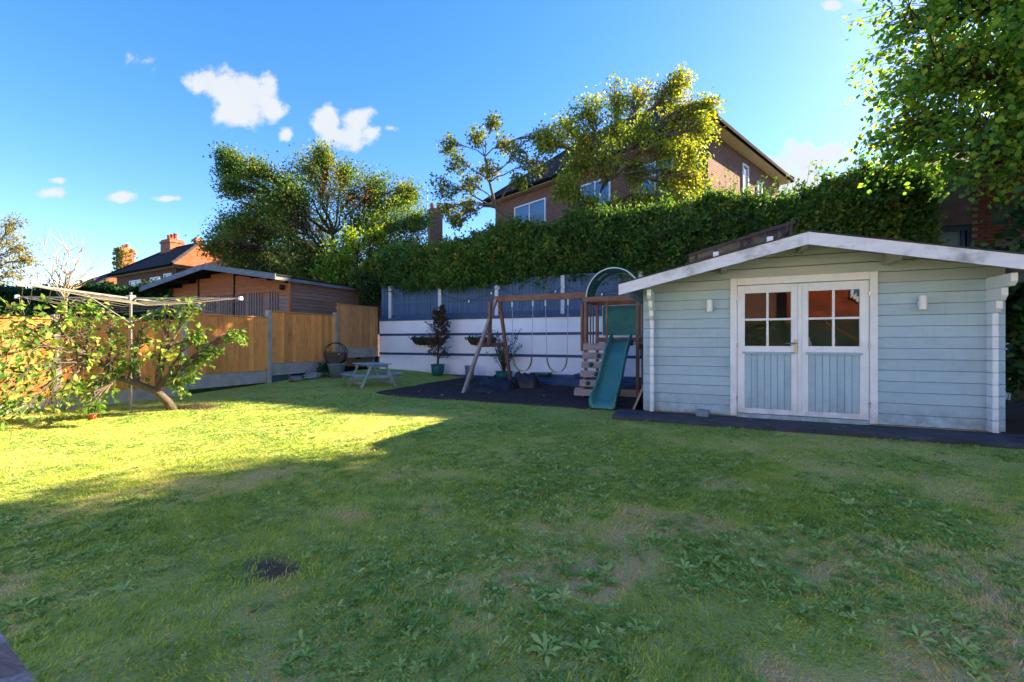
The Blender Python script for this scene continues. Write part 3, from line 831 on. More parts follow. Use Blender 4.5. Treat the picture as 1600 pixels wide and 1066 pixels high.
def shed_deck():
    t = thing('shed_apron', 'black rubber apron strip along the front of the blue shed', 'apron', (1.2, 6.7, 0))
    for i, (a, b) in enumerate(((-1.29, 1.2), (1.204, 3.6), (3.604, 5.6))):
        G().cbox(a, b, 6.46, 6.72, 0.0, .058, .006).build('apron_strip', MT['black_deck'], t)
        G().cbox(a, b, 6.724, 7.06, 0.0, .066, .006).build('apron_strip', MT['black_deck'], t)
    G().box(-.9, 3.15, 7.065, 10.05, -.02, .075).build('base_slab', MT['concrete'], t)
shed_deck()
g = G().box(3.2, 8, 7.07, 11.3, -.03, .045).build('side_sheet', MT['soil']); tag(g, 'dark ground sheet in the gap beside the shed', kind='structure')  # dark sheet laid over the green ground beside the shed
def solar():
    t = thing('solar_panel', 'dark solar panel on a tilted frame on the shed roof', 'solar panel', (.4, 6.6, 2.35))
    y0, y1 = 6.62, 7.62
    P = lambda x, dz: (x, 2.335 + (x + .25) / 1.28 * .34 + dz)
    def slab(xa, xb, d0, d1, ya, yb, m, n):
        a, b = P(xa, d0), P(xb, d0); c, d = P(xb, d1), P(xa, d1)
        return G().prism([a, b, c, d], 'y', ya, yb).build(n, m, t)
    slab(-.25, 1.03, 0.004, .03, y0 + .03, y1 - .03, MT['solar'], 'cell_sheet')
    slab(-.27, 1.05, -.008, .036, y0, y0 + .03, MT['solar_frame'], 'frame_bar')
    slab(-.27, 1.05, -.008, .036, y1 - .03, y1, MT['solar_frame'], 'frame_bar')
    slab(-.285, -.25, -.008, .036, y0, y1, MT['solar_frame'], 'frame_bar')
    slab(1.03, 1.065, -.008, .036, y0, y1, MT['solar_frame'], 'frame_bar')
    # mounting rails down to the roof and pale clamps
    for x in (-.15, .1, .42, .74, .98):
        G().box(x - .02, x + .02, y0 + .04, y0 + .08, roof_z(x) + .05, P(x, -.01)[1]).build('support', MT['solar_frame'], t)
    G().prism([(-.22, roof_z(-.22) + .05), (1.0, roof_z(1.0) + .05), (1.0, roof_z(1.0) + .09), (-.22, roof_z(-.22) + .09)], 'y', y0 + .082, y0 + .12).build('mounting_rail', MT['solar_frame'], t)
    for x in (.10, .74):
        z = roof_z(x) + .05
        G().cbox(x - .035, x + .035, y0 - .03, y0 + .035, z, z + .085, .005).build('clamp', MT['white_plastic'], t)
solar()
tag(G().prism([(-.16, 6.86), (.0, 6.84), (.02, 6.96), (-.14, 6.98)], 'z', .066, .155).build('paving_stone', MT['bucket']), 'small grey stone block against the shed wall', 'stone')

# ------------------------------------------------------------------ neighbour's brown timber cabin
def cabin():
    X0, X1, Y0, Y1, RZ, EZ = -17.63, -11.33, 9.17, 12.6, 3.50, 3.0
    RXc = (X0 + X1) / 2
    sl = (RZ - EZ) / (X1 + .1 - RXc)
    t = thing('timber_cabin', 'brown timber cabin with shallow gable roof and grey slats beyond the fence', 'cabin', (RXc, Y0, .12))
    rz = lambda x: RZ - sl * abs(x - RXc)
    # front boards: orange gable above, grey below
    z = .12
    while z < RZ - .1:
        h = .12; m = MT['cabin_grey'] if z < 2.52 else MT['cabin_front']
        hw = (RZ - .05 - z - h) / sl
        xa, xb = max(X0, RXc - hw), min(X1, RXc + hw)
        if xb - xa > .3 and z > .9:
            G().prism([(Y0, z), (Y0 + .03, z), (Y0 + .03, z + h - .003), (Y0 + .012, z + h - .003)], 'x', xa, xb).build('front_board', m, t)
        z += h
    z = .12
    while z < 3.0:
        h = .105
        if z > .9: G().prism([(X1, z), (X1 - .03, z), (X1 - .03, z + h - .003), (X1 - .014, z + h - .003)], 'y', Y0 + .031, Y1).build('side_board', MT['cabin_side'], t)
        z += h
    G().box(X0, X0 + .04, Y0 + .03, Y1, .12, 2.98).build('side_wall', MT['cabin_side'], t)
    G().box(X0, X1, Y1, Y1 + .04, .12, 2.98).build('rear_wall', MT['cabin_side'], t)
    G().box(X0 + .05, X1 - .05, Y0 + .05, Y1, .12, .2).build('cabin_floor', MT['cabin_under'], t)
    G().box(X1 - .05, X1 + .012, Y0 - .012, Y0 + .05, .12, 3.0).build('corner_trim', MT['cabin_front'], t)
    sm = G().cbox(-.022, .022, -.03, 0, 0, 1.45, .004).mesh('slat', MT['cabin_slat'])
    for c, n in ((-16.9, 5), (-16.1, 5), (-15.3, 5), (-14.55, 6), (-13.15, 4), (-12.2, 4)):
        for i in range(n):
            piece('slat', sm, t, (c + i * .115, Y0 - .002, 1.2 + random.uniform(-.01, .01)))
    for c, n in ((-13.75, 4), (-12.68, 2)):
        for i in range(n): piece('slat', sm, t, (c + i * .115, Y0 - .002, 1.2))
    for x in (-15.7, -13.85): G().box(x - .03, x + .03, Y0 - .02, Y0 - .001, 1.2, rz(x) - .06).build('batten', MT['cabin_under'], t)
    lm = thing_part('wall_lamp', t)
    G().lathe([(0, -.08), (.06, -.07), (.075, 0), (.06, .07), (0, .08)], (-11.6, Y0 - .07, 2.75), 12).build('lamp_globe', MT['black_plastic'], lm, smooth=True)
    G().box(-11.63, -11.57, Y0 - .03, Y0 - .0005, 2.72, 2.78).build('lamp_bracket', MT['black_plastic'], lm)
    # roof
    y0, y1 = Y0 - .6, Y1 + .2
    for s in (-1, 1):
        e = 3.52 if s < 0 else 3.27
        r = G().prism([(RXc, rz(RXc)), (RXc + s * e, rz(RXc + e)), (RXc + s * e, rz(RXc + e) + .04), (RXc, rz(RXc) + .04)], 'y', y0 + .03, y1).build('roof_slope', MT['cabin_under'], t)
        G().prism([(RXc, rz(RXc) + .041), (RXc + s * (e + .02), rz(RXc + e + .02) + .041), (RXc + s * (e + .02), rz(RXc + e + .02) + .06), (RXc, rz(RXc) + .06)], 'y', y0 + .02, y1).build('roof_felt', MT['felt'], r)
        G().prism([(RXc + s * .001, rz(RXc) + .07), (RXc + s * (e + .02), rz(RXc + e) + .07), (RXc + s * (e + .02), rz(RXc + e) - .10), (RXc + s * .001, rz(RXc) - .10)], 'y', y0, y0 + .03).build('fascia', MT['cabin_fascia'], t)
    G().box(X1 + .09, X1 + .11, y0 + .03, y1, EZ - .10, EZ + .0).build('eave_board', MT['cabin_fascia'], t)
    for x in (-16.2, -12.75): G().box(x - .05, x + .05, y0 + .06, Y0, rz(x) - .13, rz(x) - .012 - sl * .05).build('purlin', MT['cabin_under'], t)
cabin()

# ------------------------------------------------------------------ houses
def c2w(px, D):
    p = RT * ((px - 800) / 684.0 * D) + FW * D
    return p
def window(t, wall, u0, u1, z0, z1, bars=(.5,), cross=None):
    """wall: ('x', y) front wall facing -y, or ('y', x, s) side wall facing s*x; in the house's own frame"""
    w = thing_part('window', t)
    fw = .07
    def bx(a, b, za, zb, d0, d1, m, n):
        if wall[0] == 'x': G().box(a, b, wall[1] - d1, wall[1] - d0, za, zb).build(n, m, w, world=False)
        else:
            x0, x1 = sorted((wall[1] + wall[2] * d0, wall[1] + wall[2] * d1)); G().box(x0, x1, a, b, za, zb).build(n, m, w, world=False)
    bx(u0, u1, z0, z1, .005, .02, MT['pane'], 'pane')
    g = [(u0 - fw, u0, z0 - fw, z1 + fw), (u1, u1 + fw, z0 - fw, z1 + fw), (u0, u1, z0 - fw, z0), (u0, u1, z1, z1 + fw)]
    for q in g: bx(*q, .004, .06, MT['upvc'], 'frame_bar')
    for k in bars:
        x = u0 + (u1 - u0) * k; bx(x - .03, x + .03, z0, z1, .021, .055, MT['upvc'], 'mullion')
    if cross: bx(u0, u1, z0 + (z1 - z0) * cross - .025, z0 + (z1 - z0) * cross + .025, .022, .05, MT['upvc'], 'transom')
    bx(u0 - .12, u1 + .12, z0 - fw - .06, z0 - fw - .001, .0, .12, MT['upvc'], 'sill')

def hip_roof(t, x0, x1, y0, y1, ez, rz, ov, m1, m2=None, ridge='x', thick=.12):
    """hipped roof; m2 for the two hip ends"""
    X0, X1, Y0, Y1 = x0 - ov, x1 + ov, y0 - ov, y1 + ov
    if ridge == 'x':
        h = (Y1 - Y0) / 2 * .95; A = (X0 + h, (Y0 + Y1) / 2, rz); B = (X1 - h, (Y0 + Y1) / 2, rz)
        if A[0] > B[0]: mid = (X0 + X1) / 2; A = (mid - .3, A[1], rz); B = (mid + .3, B[1], rz)
        long = [[(X0, Y0, ez), (X1, Y0, ez), B, A], [(X1, Y1, ez), (X0, Y1, ez), A, B]]
        ends = [[(X0, Y1, ez), (X0, Y0, ez), A], [(X1, Y0, ez), (X1, Y1, ez), B]]
    else:
        h = (X1 - X0) / 2 * .95; A = ((X0 + X1) / 2, Y0 + h, rz); B = ((X0 + X1) / 2, Y1 - h, rz)
        if A[1] > B[1]: mid = (Y0 + Y1) / 2; A = (A[0], mid - .3, rz); B = (B[0], mid + .3, rz)
        long = [[(X1, Y0, ez), (X1, Y1, ez), B, A], [(X0, Y1, ez), (X0, Y0, ez), A, B]]
        ends = [[(X0, Y0, ez), (X1, Y0, ez), A], [(X1, Y1, ez), (X0, Y1, ez), B]]
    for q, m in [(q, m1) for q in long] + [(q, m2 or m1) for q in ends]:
        n = len(q)
        lo = [(p[0], p[1], p[2] - .10) for p in q]
        G().add(q + lo, [tuple(range(n)), tuple(range(2 * n - 1, n - 1, -1))] + [(i, (i + 1) % n, (i + 1) % n + n, i + n) for i in range(n)]).build('roof_slope', m, t, world=False)
    r = thing_part('ridge', t)
    for p, q in [(A, B)] + [((X0, Y0, ez), A), ((X0, Y1, ez), A if ridge == 'x' else B), ((X1, Y0, ez), B if ridge == 'x' else A), ((X1, Y1, ez), B)]:
        G().tube([p, q], .09, 6).build('ridge_tiles', m1, r, world=False)
    G().box(X0 + .07, X1 - .07, Y0 + .07, Y1 - .07, ez - .16, ez - .115).build('soffit', MT['fascia_cream'], t, world=False)
    gt = thing_part('gutter', t)
    for a, b in (((X0, Y0), (X1, Y0)), ((X1, Y0), (X1, Y1)), ((X1, Y1), (X0, Y1)), ((X0, Y1), (X0, Y0))):
        G().beam((a[0], a[1], ez - .07), (b[0], b[1], ez - .07), .11, .12).build('gutter_run', MT['gutter'], gt, world=False)
def chimney(t, x, y, z0, z1, wx, wy, m, pots=3, along='x'):
    c = thing_part('chimney', t)
    G().box(x - wx / 2, x + wx / 2, y - wy / 2, y + wy / 2, z0, z1 - .25).build('stack', m, c, world=False)
    G().box(x - wx / 2 - .05, x + wx / 2 + .05, y - wy / 2 - .05, y + wy / 2 + .05, z1 - .249, z1 - .1).build('stack_band', m, c, world=False)
    G().box(x - wx / 2 + .02, x + wx / 2 - .02, y - wy / 2 + .02, y + wy / 2 - .02, z1 - .099, z1).build('stack_cap', m, c, world=False)
    pm = G().lathe([(.13, 0), (.11, .05), (.105, .3), (.13, .32), (.13, .38), (.08, .38), (.08, .2)], n=12).mesh('chimney_pot', MT['pot_clay'])
    for i in range(pots):
        k = (i + .5) / pots - .5
        piece('chimney_pot', pm, c, (x + (k * wx if along == 'x' else 0), y + (k * wy if along == 'y' else 0), z1), world=False)

def brick_house():
    # the large brick house behind the hedge; own frame: corner nearest at (0,0), +x to the right facade's depth, see rotation
    ang = math.atan2(.919, .395)          # direction of the right-hand wall, going away
    t = thing('brick_house', 'large red brick house with dark tiled hip roof behind the hedge', 'house', (.0, 16.4, 1.8), ang - math.pi / 2)
    # frame: +y along the right-hand wall (away), -x along the left-hand wall
    L_, D_ = 11.2, 7.5
    ez = 6.75
    G().box(-L_, 0, 0, D_, -.5, ez - .17).build('wall', MT['brick_red'], t, world=False)
    hip_roof(t, -L_, 0, 0, D_, ez, ez + 3.5, .45, MT['tile_dark'])
    for a, b in ((-9.6, -7.6), (-5.4, -4.0), (-2.6, -1.3)):
        window(t, ('x', 0), a, b, 4.6, 6.0, (.5,))
    window(t, ('y', 0, 1), 3.1, 3.55, 5.0, 6.2, ())
    window(t, ('y', 0, 1), 4.7, 5.1, 5.0, 5.9, ())
brick_house()

def terrace_house():
    t = thing('terrace_house', 'brick house in shade at the right edge behind the shed', 'house', (5.0, 13.2, 1.8))
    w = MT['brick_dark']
    # front wall with a window opening
    wx0, wx1, wz0, wz1 = -.55, .42, 1.15, 1.98
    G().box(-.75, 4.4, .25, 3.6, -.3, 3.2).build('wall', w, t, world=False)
    G().box(4.4, 17, .25, 8, -.3, 6.3).build('wall', w, t, world=False)  # taller wing out of view, added to shade the lawn
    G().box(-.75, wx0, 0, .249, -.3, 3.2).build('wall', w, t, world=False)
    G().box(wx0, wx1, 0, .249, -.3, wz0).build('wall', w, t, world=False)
    G().box(wx0, wx1, 0, .249, wz1, 3.2).build('lintel', MT['brown_slab'], t, world=False)
    wd = thing_part('window', t)
    G().box(wx0, wx1 - .1, .10, .12, wz0, wz1).build('pane', MT['pane_pale'], wd, world=False)
    for a, b in ((wx0, wx0 + .07), (wx1 - .16, wx1 - .10), (wx1 - .06, wx1)): G().box(a, b, .06, .14, wz0, wz1).build('frame_bar', MT['navy_trim'], wd, world=False)
    G().box(wx0, wx1, .05, .14, wz1 - .12, wz1 - .001).build('frame_bar', MT['navy_trim'], wd, world=False)
    # the bricks beside the window, one by one
    G().box(wx1, 4.4, .02, .249, -.3, 3.2).build('mortar_bed', MT['mortar'], t, world=False)
    bm_ = G().cbox(-.1025, .1025, -.0, .10, 0, .065, .004).mesh('brick', MT['brick_piece'])
    for r in range(29):
        z = .86 + r * .075
        for c in range(9):
            x = wx1 + .108 + c * .2145 + (.107 if r % 2 else 0)
            piece('brick', bm_, t, (x, -.0 + random.uniform(-.003, .003), z), world=False)
    G().prism([(.75, .9), (1.62, .9), (1.62, 1.72), (1.5, 1.75), (.78, 1.55)], 'y', -.14, -.05).build('slab', MT['brown_slab'], t, world=False)
    hip_roof(t, -.75, 4.4, 0.25, 3.6, 3.4, 4.3, .2, MT['tile_dark'])
    hip_roof(t, 4.4, 17, .25, 8, 6.5, 9.0, .3, MT['tile_dark'])  # roof of the added shading wing
    G().box(2.05, 2.13, -.12, -.04, -.3, 3.1).build('downpipe', MT['gutter'], t, world=False)
MT['pane_pale'] = mat('pale_blind', '#7f8b94', '#73808a', 3, rough=.3)
MT['mortar'] = mat('mortar', '#857a6c', '#766c60', 12, rough=.95)
MT['brick_piece'] = mat('brick_piece', '#74402e', '#5c3024', 20, rough=.9, bump=.4, bscale=60, orand=.22)
terrace_house()
def black_cover():
    t = thing('covered_barbecue', 'domed black cover in front of the shaded brick house', 'cover', (5.1, 12.6, 1.8))
    G().lathe([(.42, 0), (.44, .5), (.42, .95), (.36, 1.15), (.22, 1.27), (0, 1.3)], (5.0, 12.55, 1.8), 22).build('cover', MT['black_sheet'], t, smooth=True)
black_cover()

def far_houses():
    # hipped house with the tall stack, left of the cabin roof
    p = c2w(275, 25); a = math.atan2((.49 * FW + 0 * RT)[1], 1)
    dl = (RT * -5.8 + FW * 3.3).normalized()         # along the left eave, away
    ang = math.atan2(-dl.y, -dl.x)                   # +x points back along it to the near corner
    t = thing('hipped_house', 'house with hip ends coloured as sunlit and tall brick chimney beyond the cabin', 'house', (p.x, p.y, 0), ang)
    G().box(-8.0, 0, 0, 4.2, -.2, 5.35).build('wall', MT['brick_dark'], t, world=False)
    hip_roof(t, -8.0, 0, 0, 4.2, 5.5, 7.35, .35, MT['tile_dark'], MT['tile_sunlit'])  # slopes in the dark tile, hip ends painted as sunlit
    chimney(t, -5.5, 2.1, 5.5, 7.95, 1.35, .8, MT['brick_orange'])
    chimney(t, -2.3, 2.2, 6.8, 7.75, .4, .4, MT['brick_orange'], 0)
    window(t, ('x', 0), -3.0, -1.9, 3.9, 4.9, (.5,)); window(t, ('x', 0), -5.9, -4.4, 3.6, 4.9, (.5,)); window(t, ('x', 0), -1.3, -.5, 4.2, 5.0, ())
    # further house with the ivy-covered stack
    p = c2w(150, 36)
    t = thing('ivy_chimney_house', 'distant house with hip ends coloured as sunlit and an ivy covered chimney', 'house', (p.x, p.y, 0), ang)
    G().box(-8, 0, 0, 8, -.2, 5.4).build('wall', MT['brick_dark'], t, world=False)
    hip_roof(t, -8, 0, 0, 8, 5.6, 8.3, .35, MT['tile_dark'], MT['tile_sunlit'])  # hip ends painted as sunlit here too
    chimney(t, -3.2, 3.0, 6.0, 9.6, 1.3, .9, MT['brick_orange'])
    chimney(t, -.4, 5.2, 6.2, 8.1, 1.1, .6, MT['brick_orange'], 2)
    n = 900
    q = np.stack([rng.uniform(-.78, .78, n), rng.uniform(-.58, .58, n), rng.uniform(-2.6, 1.75, n)], 1)
    ax = rng.random(n) < .5; sg = np.where(rng.random(n) < .5, -1, 1)
    q[ax, 0] = (.70 * sg + rng.normal(0, .05, n))[ax]; q[~ax, 1] = (-.50 + rng.normal(0, .05, n))[~ax]
    loc = Matrix.Translation(t.location) @ Matrix.Rotation(ang, 4, 'Z')
    w = np.array([loc @ Vector((-3.2 + r[0], 3.0 + r[1], 7.9 + r[2])) for r in q])
    nn = np.array(FW) * -1 + rdir(n) * .6
    iv = scatter('ivy', *LEAF_Q, w, frames(rdir(n), nn), rng.uniform(.2, .34, n), rng.random(n), MT['f_ivy'])
    tag(iv, 'yellow green ivy climbing the distant chimney stack', 'ivy', kind='stuff')
    # dark gable end with a white window seen between cabin roof and tree
    p = c2w(372, 24)
    t = thing('tile_hung_house', 'brown house with white window half hidden by the berry tree', 'house', (p.x, p.y, 0), R(YAW - 8))
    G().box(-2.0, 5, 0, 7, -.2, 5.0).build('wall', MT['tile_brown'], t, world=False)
    hip_roof(t, -2.0, 5, 0, 7, 5.2, 7.4, .3, MT['tile_brown'])
    window(t, ('x', 0), -.9, .3, 3.9, 4.75, (.5,))
    # stack seen over the hedge
    p = c2w(679, 24)
    t = thing('chimney_house', 'low house with slim red brick chimney rising above the hedge', 'house', (p.x, p.y, 1.8), R(YAW + 20))
    G().box(-4, 3, .6, 7, -.2, 3.0).build('wall', MT['brick_red'], t, world=False)
    hip_roof(t, -4, 3, .6, 7, 3.1, 5.0, .3, MT['tile_dark'])
    chimney(t, .6, 3.2, 3.8, 7.5, .78, .78, MT['brick_red'], 2)
    c = thing_part('aerial', t)
    G().tube([(.05, 2.8, 6.0), (.05, 2.8, 8.6)], .025, 5).build('mast', MT['airer'], c, world=False)
    G().tube([(-.25, 2.8, 8.4), (.35, 2.8, 8.45)], .018, 4).build('boom', MT['airer'], c, world=False)
MT['tile_brown'] = tiles('tile_brown', '#5d4a44', '#4c3b37')
far_houses()
MT['bounce_paving'] = mat('pale_bounce', '#c9bfae', '#b7ad9b', 4, rough=.85, bump=.2, bscale=30)
def own_house():
    t = thing('tile_hung_home', 'orange tile hung house with white window reflected in the shed door glass', 'house', (2, -7.5, 0))
    G().box(.5, 3.0, -14, -7.6, -.2, 3.4).build('wall', MT['brick_dark'], t)
    G().box(-9, .496, -14, -7.6, -.2, 3.4).build('bounce_wall', MT['shed_white'], t)  # white walls out of view, added to throw sunlight back at the garden
    G().box(-9, 3.0, -14, -7.6, 3.404, 5.4).build('bounce_wall', MT['shed_white'], t)
    G().box(3.004, 7.4, -14, -7.2, -.2, 3.9).build('tile_hanging', MT['tile_orange'], t)
    G().box(7.404, 10, -14, -7.25, -.2, 5.4).build('bounce_wall', MT['shed_white'], t)
    G().box(3.004, 7.4, -14, -7.25, 3.904, 5.4).build('bounce_wall', MT['shed_white'], t)
    w = thing_part('window', t)
    G().box(5.3, 7.0, -7.199, -7.17, 2.95, 3.75).build('pane', MT['pane'], w)
    for q in ((5.2, 5.3, 2.85, 3.85), (7.0, 7.1, 2.85, 3.85), (5.3, 7.0, 2.75, 2.95), (5.3, 7.0, 3.75, 3.85), (6.1, 6.2, 2.95, 3.75)):
        G().box(q[0], q[1], -7.198, -7.12, q[2], q[3]).build('frame_bar', MT['upvc'], w)
    G().prism([(-14.5, 5.4), (-6.7, 5.4), (-10.6, 8.2)], 'x', -9.4, 10.4).build('roof', MT['tile_orange'], t)
own_house()
g = G().box(-9.8, 9.5, -7.2, -1.6, -.05, .035).build('bounce_paving', MT['bounce_paving']); tag(g, 'added pale patio behind the viewer', kind='structure')  # unseen pale slab, added to bounce sunlight into the shade
# ------------------------------------------------------------------ climbing frame with slide, arch and swing beam
def climbing_frame():
    t = thing('climbing_frame', 'brown timber climbing tower with green slide, arched green canopy and swing beam', 'climbing frame', (-1.8, 9.4, 0))
    W = MT['play_wood']
    X0, X1, Y0, Y1 = -2.32, -1.27, 8.92, 9.97
    ZP, ZR = 1.12, 2.06
    for x in (X0, X1):
        for y in (Y0, Y1):
            G().cbox(x - .032, x + .032, y - .032, y + .032, 0, ZR - .001, .005).build('post', W, t)
    G().cbox(X0 - .032, X1 + .032, Y0 - .05, Y0 - .033, ZR - .10, ZR, .003).build('top_rail', W, t)
    G().cbox(X0 - .032, X1 + .032, Y1 + .033, Y1 + .05, ZR - .10, ZR, .003).build('top_rail', W, t)
    for x in (X0 - .042, X1 + .042): G().cbox(x - .009, x + .009, Y0 - .05, Y1 + .05, ZR - .10, ZR, .003).build('top_rail', W, t)
    # middle front upright
    G().cbox(-1.90, -1.855, Y0 - .032, Y0 + .01, ZP, ZR - .003, .003).build('upright', W, t)
    for y in (9.18, 9.42, 9.66):
        G().cbox(X0 - .03, X0 - .012, y - .03, y + .03, ZP - .05, ZR - .1, .003).build('side_slat', W, t)
        G().cbox(X1 + .012, X1 + .03, y - .03, y + .03, ZP - .28, ZR - .1, .003).build('side_slat', W, t)
    G().cbox(X0 - .10, X0 - .055, Y0 - .03, Y0 + .06, ZP - .18, ZR - .14, .004).build('hanging_board', W, t)
    # platform and its rails
    for k in range(7):
        a = Y0 - .03 + k * .158
        G().box(X0 - .03, X1 + .03, a, a + .145, ZP - .045, ZP - .02).build('platform_board', MT['grey_wood'], t)
    G().box(X0 - .035, X1 + .035, Y1 - .04, Y1 - .01, ZP + .0, ZP + .11).build('rear_rail', W, t)
    for x in (X0, X1): G().box(x - .02, x + .02, Y0, Y1, ZP - .14, ZP - .046).build('joist', W, t)
    G().box(X0 - .25, X1 + .42, 9.0, 9.06, .02, .17).build('base_board', MT['grey_wood'], t)
    for x in (X0 + .35, X1 - .0): G().cbox(x - .03, x + .03, Y1 - .3, Y1 - .24, 0, ZP - .15, .004).build('prop', W, t)
    # green sheet at the back with pale hem
    s = thing_part('back_sheet', t)
    n = 12; vs = []; fs = []
    for j in range(n + 1):
        for i in range(n + 1):
            x = X0 + .14 + (X1 - X0 - .2) * i / n; z = 1.27 + .68 * j / n
            vs.append((x, Y1 - .045 + .012 * math.sin(i * 1.3 + j * .9) + .008 * math.sin(i * .7 - j * 1.7), z))
    for j in range(n):
        for i in range(n): fs.append((j * (n + 1) + i, j * (n + 1) + i + 1, (j + 1) * (n + 1) + i + 1, (j + 1) * (n + 1) + i))
    G().add(vs, fs).build('sheet', MT['tarp_green'], s, smooth=True)
    xa, xb = X0 + .14, X1 - .06
    for p, q in (((xa, 1.27), (xb, 1.27)), ((xb, 1.27), (xb, 1.95)), ((xb, 1.95), (xa, 1.95)), ((xa, 1.95), (xa, 1.27))):
        G().tube([(p[0], Y1 - .065, p[1]), (q[0], Y1 - .065, q[1])], .010, 6).build('hem', MT['pale_trim'], s)
    # arched canopy
    c = thing_part('canopy', t)
    rx, rzz = (X1 - X0) / 2 + .03, .60; cx = (X0 + X1) / 2
    vs = []; fs = []; m = 28
    arc = lambda k: (cx - rx * math.cos(math.pi * k / m), ZR + .0 + rzz * math.sin(math.pi * k / m))
    for k in range(m + 1):
        x, z = arc(k)
        for j, y in enumerate((Y0 + .18, Y0 + .52, Y1 - .1)):
            vs.append((x, y, z + (-.02 if j == 1 else 0) * math.sin(math.pi * k / m)))
    for k in range(m):
        for j in range(2): fs.append((k * 3 + j, k * 3 + j + 1, (k + 1) * 3 + j + 1, (k + 1) * 3 + j))
    G().add(vs, fs).build('canopy_sheet', MT['canopy'], c, smooth=True)
    for y in (Y0 + .17, Y1 - .09):
        G().tube([(arc(k)[0], y, arc(k)[1]) for k in range(m + 1)], .013, 6).build('hoop', MT['pale_trim'], c)
    # clear strip in the canopy
    vs = []; fs = []
    for i, k in enumerate((7, 8, 9, 10, 11)):
        x, z = arc(k); x2 = cx + (x - cx) * .985; z2 = ZR + (z - ZR) * .985 - .012
        vs += [(x2, Y0 + .42, z2), (x2, Y0 + .60, z2)]
        if i: fs.append((2 * i - 2, 2 * i - 1, 2 * i + 1, 2 * i))
    G().add(vs, fs).build('clear_strip', MT['pale_trim'], c)
    # climbing wall: sloping planks with holds
    w = thing_part('climbing_wall', t)
    def cw(sv): return Y0 - .04 - .42 * (1 - sv), .04 + (ZP - .04) * sv
    for x in (X0 + .05, X0 + .42): 
        a = cw(0); b = cw(1)
        G().beam((x, a[0] + .035, a[1]), (x, b[0] + .035, b[1]), .045, .05).build('bearer', W, w)
    hm = G().lathe([(0, 0), (.045, 0), (.05, .012), (.035, .04), (.012, .05), (0, .05)], n=10).mesh('hold', MT['hold'], smooth=True)
    n = 6; tilt = math.atan2(.42, ZP - .04)
    pm = G().cbox(-.275, .275, -.012, .012, -.068, .068, .004).mesh('plank', MT['grey_wood'])
    for k in range(n):
        y, z = cw((k + .5) / n)
        dx = -.06 if k == 0 else 0.0
        pl = piece('plank', pm, w, (X0 + .235 + dx + .01, y, z), (-tilt, 0, 0), (1.12 if k == 0 else 1, 1, 1.0))
        if 0 < k < 5:
            hx = {1: .05, 2: .2, 3: .08, 4: .22}[k]
            piece('hold', hm, w, (X0 + .09 + hx, y - .012, z + .0), (R(90) - tilt, 0, 0))
    # slide: curved trough
    sl = thing_part('slide', t)
    def path(u):
        y = Y0 - .02 - u * 1.62
        z = ZP + .04 - (ZP - .10) * (u ** 1.0 * 1.10) + .06 * math.sin(u * math.pi * 2.0)
        if u > .8: z = max(z, .10)
        return y, max(z, .12 - .0 * u) if u < .93 else .12 - (u - .93) * 1.2
    N = 26; xa, xb = -1.77, -1.40
    ys = [path(k / N) for k in range(N + 1)]
    prof = [(-.035, .13), (-.03, .15), (-.005, .15), (.01, .10), (.035, .01), (.07, .0)]
    sec = [(xa + p[0] + .01, p[1]) for p in prof] + [(xb - p[0] - .01, p[1]) for p in reversed(prof)]
    out = [(xa - .026, .10), (xa - .02, -.02), (xb + .02, -.02), (xb + .026, .10)]
    ring = sec + out[::-1]
    vs = []; fs = []
    for k, (y, z) in enumerate(ys):
        f = 1.0 + .08 * (k / N) ** 2
        for x, dz in ring: vs.append(((x - (xa + xb) / 2) * f + (xa + xb) / 2 - .03 * k / N, y, z + dz))
    m = len(ring)
    for k in range(N):
        for i in range(m): fs.append((k * m + i, k * m + (i + 1) % m, (k + 1) * m + (i + 1) % m, (k + 1) * m + i))
    fs.append(tuple(range(m))); fs.append(tuple(N * m + i for i in range(m)))
    G().add(vs, fs).build('trough', MT['slide'], sl, smooth=True)
    for x in (xa - .02, xb + .02): G().cbox(x - .03, x + .03, Y0 - .07, Y0 - .035, ZP - .06, ZP + .05, .006).build('mount', MT['black_plastic'], sl)
    # swing beam and A-frame
    G().cbox(-4.62, X0 - .04, 9.265, 9.335, 2.07, 2.21, .006).build('swing_beam', W, t)
    G().beam((-4.84, 8.22, 0), (-4.56, 9.27, 2.12), .085, .06, (1, 0, 0)).build('leg', MT['grey_wood'], t)
    G().beam((-4.70, 10.42, 0), (-4.50, 9.33, 2.12), .085, .06, (1, 0, 0)).build('leg', W, t)
    G().beam((-4.58, 9.02, 2.06), (-4.66, 9.10, 1.05), .05, .12, (0, 1, 0)).build('brace_board', W, t)
    G().beam((-4.74, 8.72, 1.06), (-4.62, 9.92, 1.06), .04, .10).build('cross_brace', W, t)
climbing_frame()
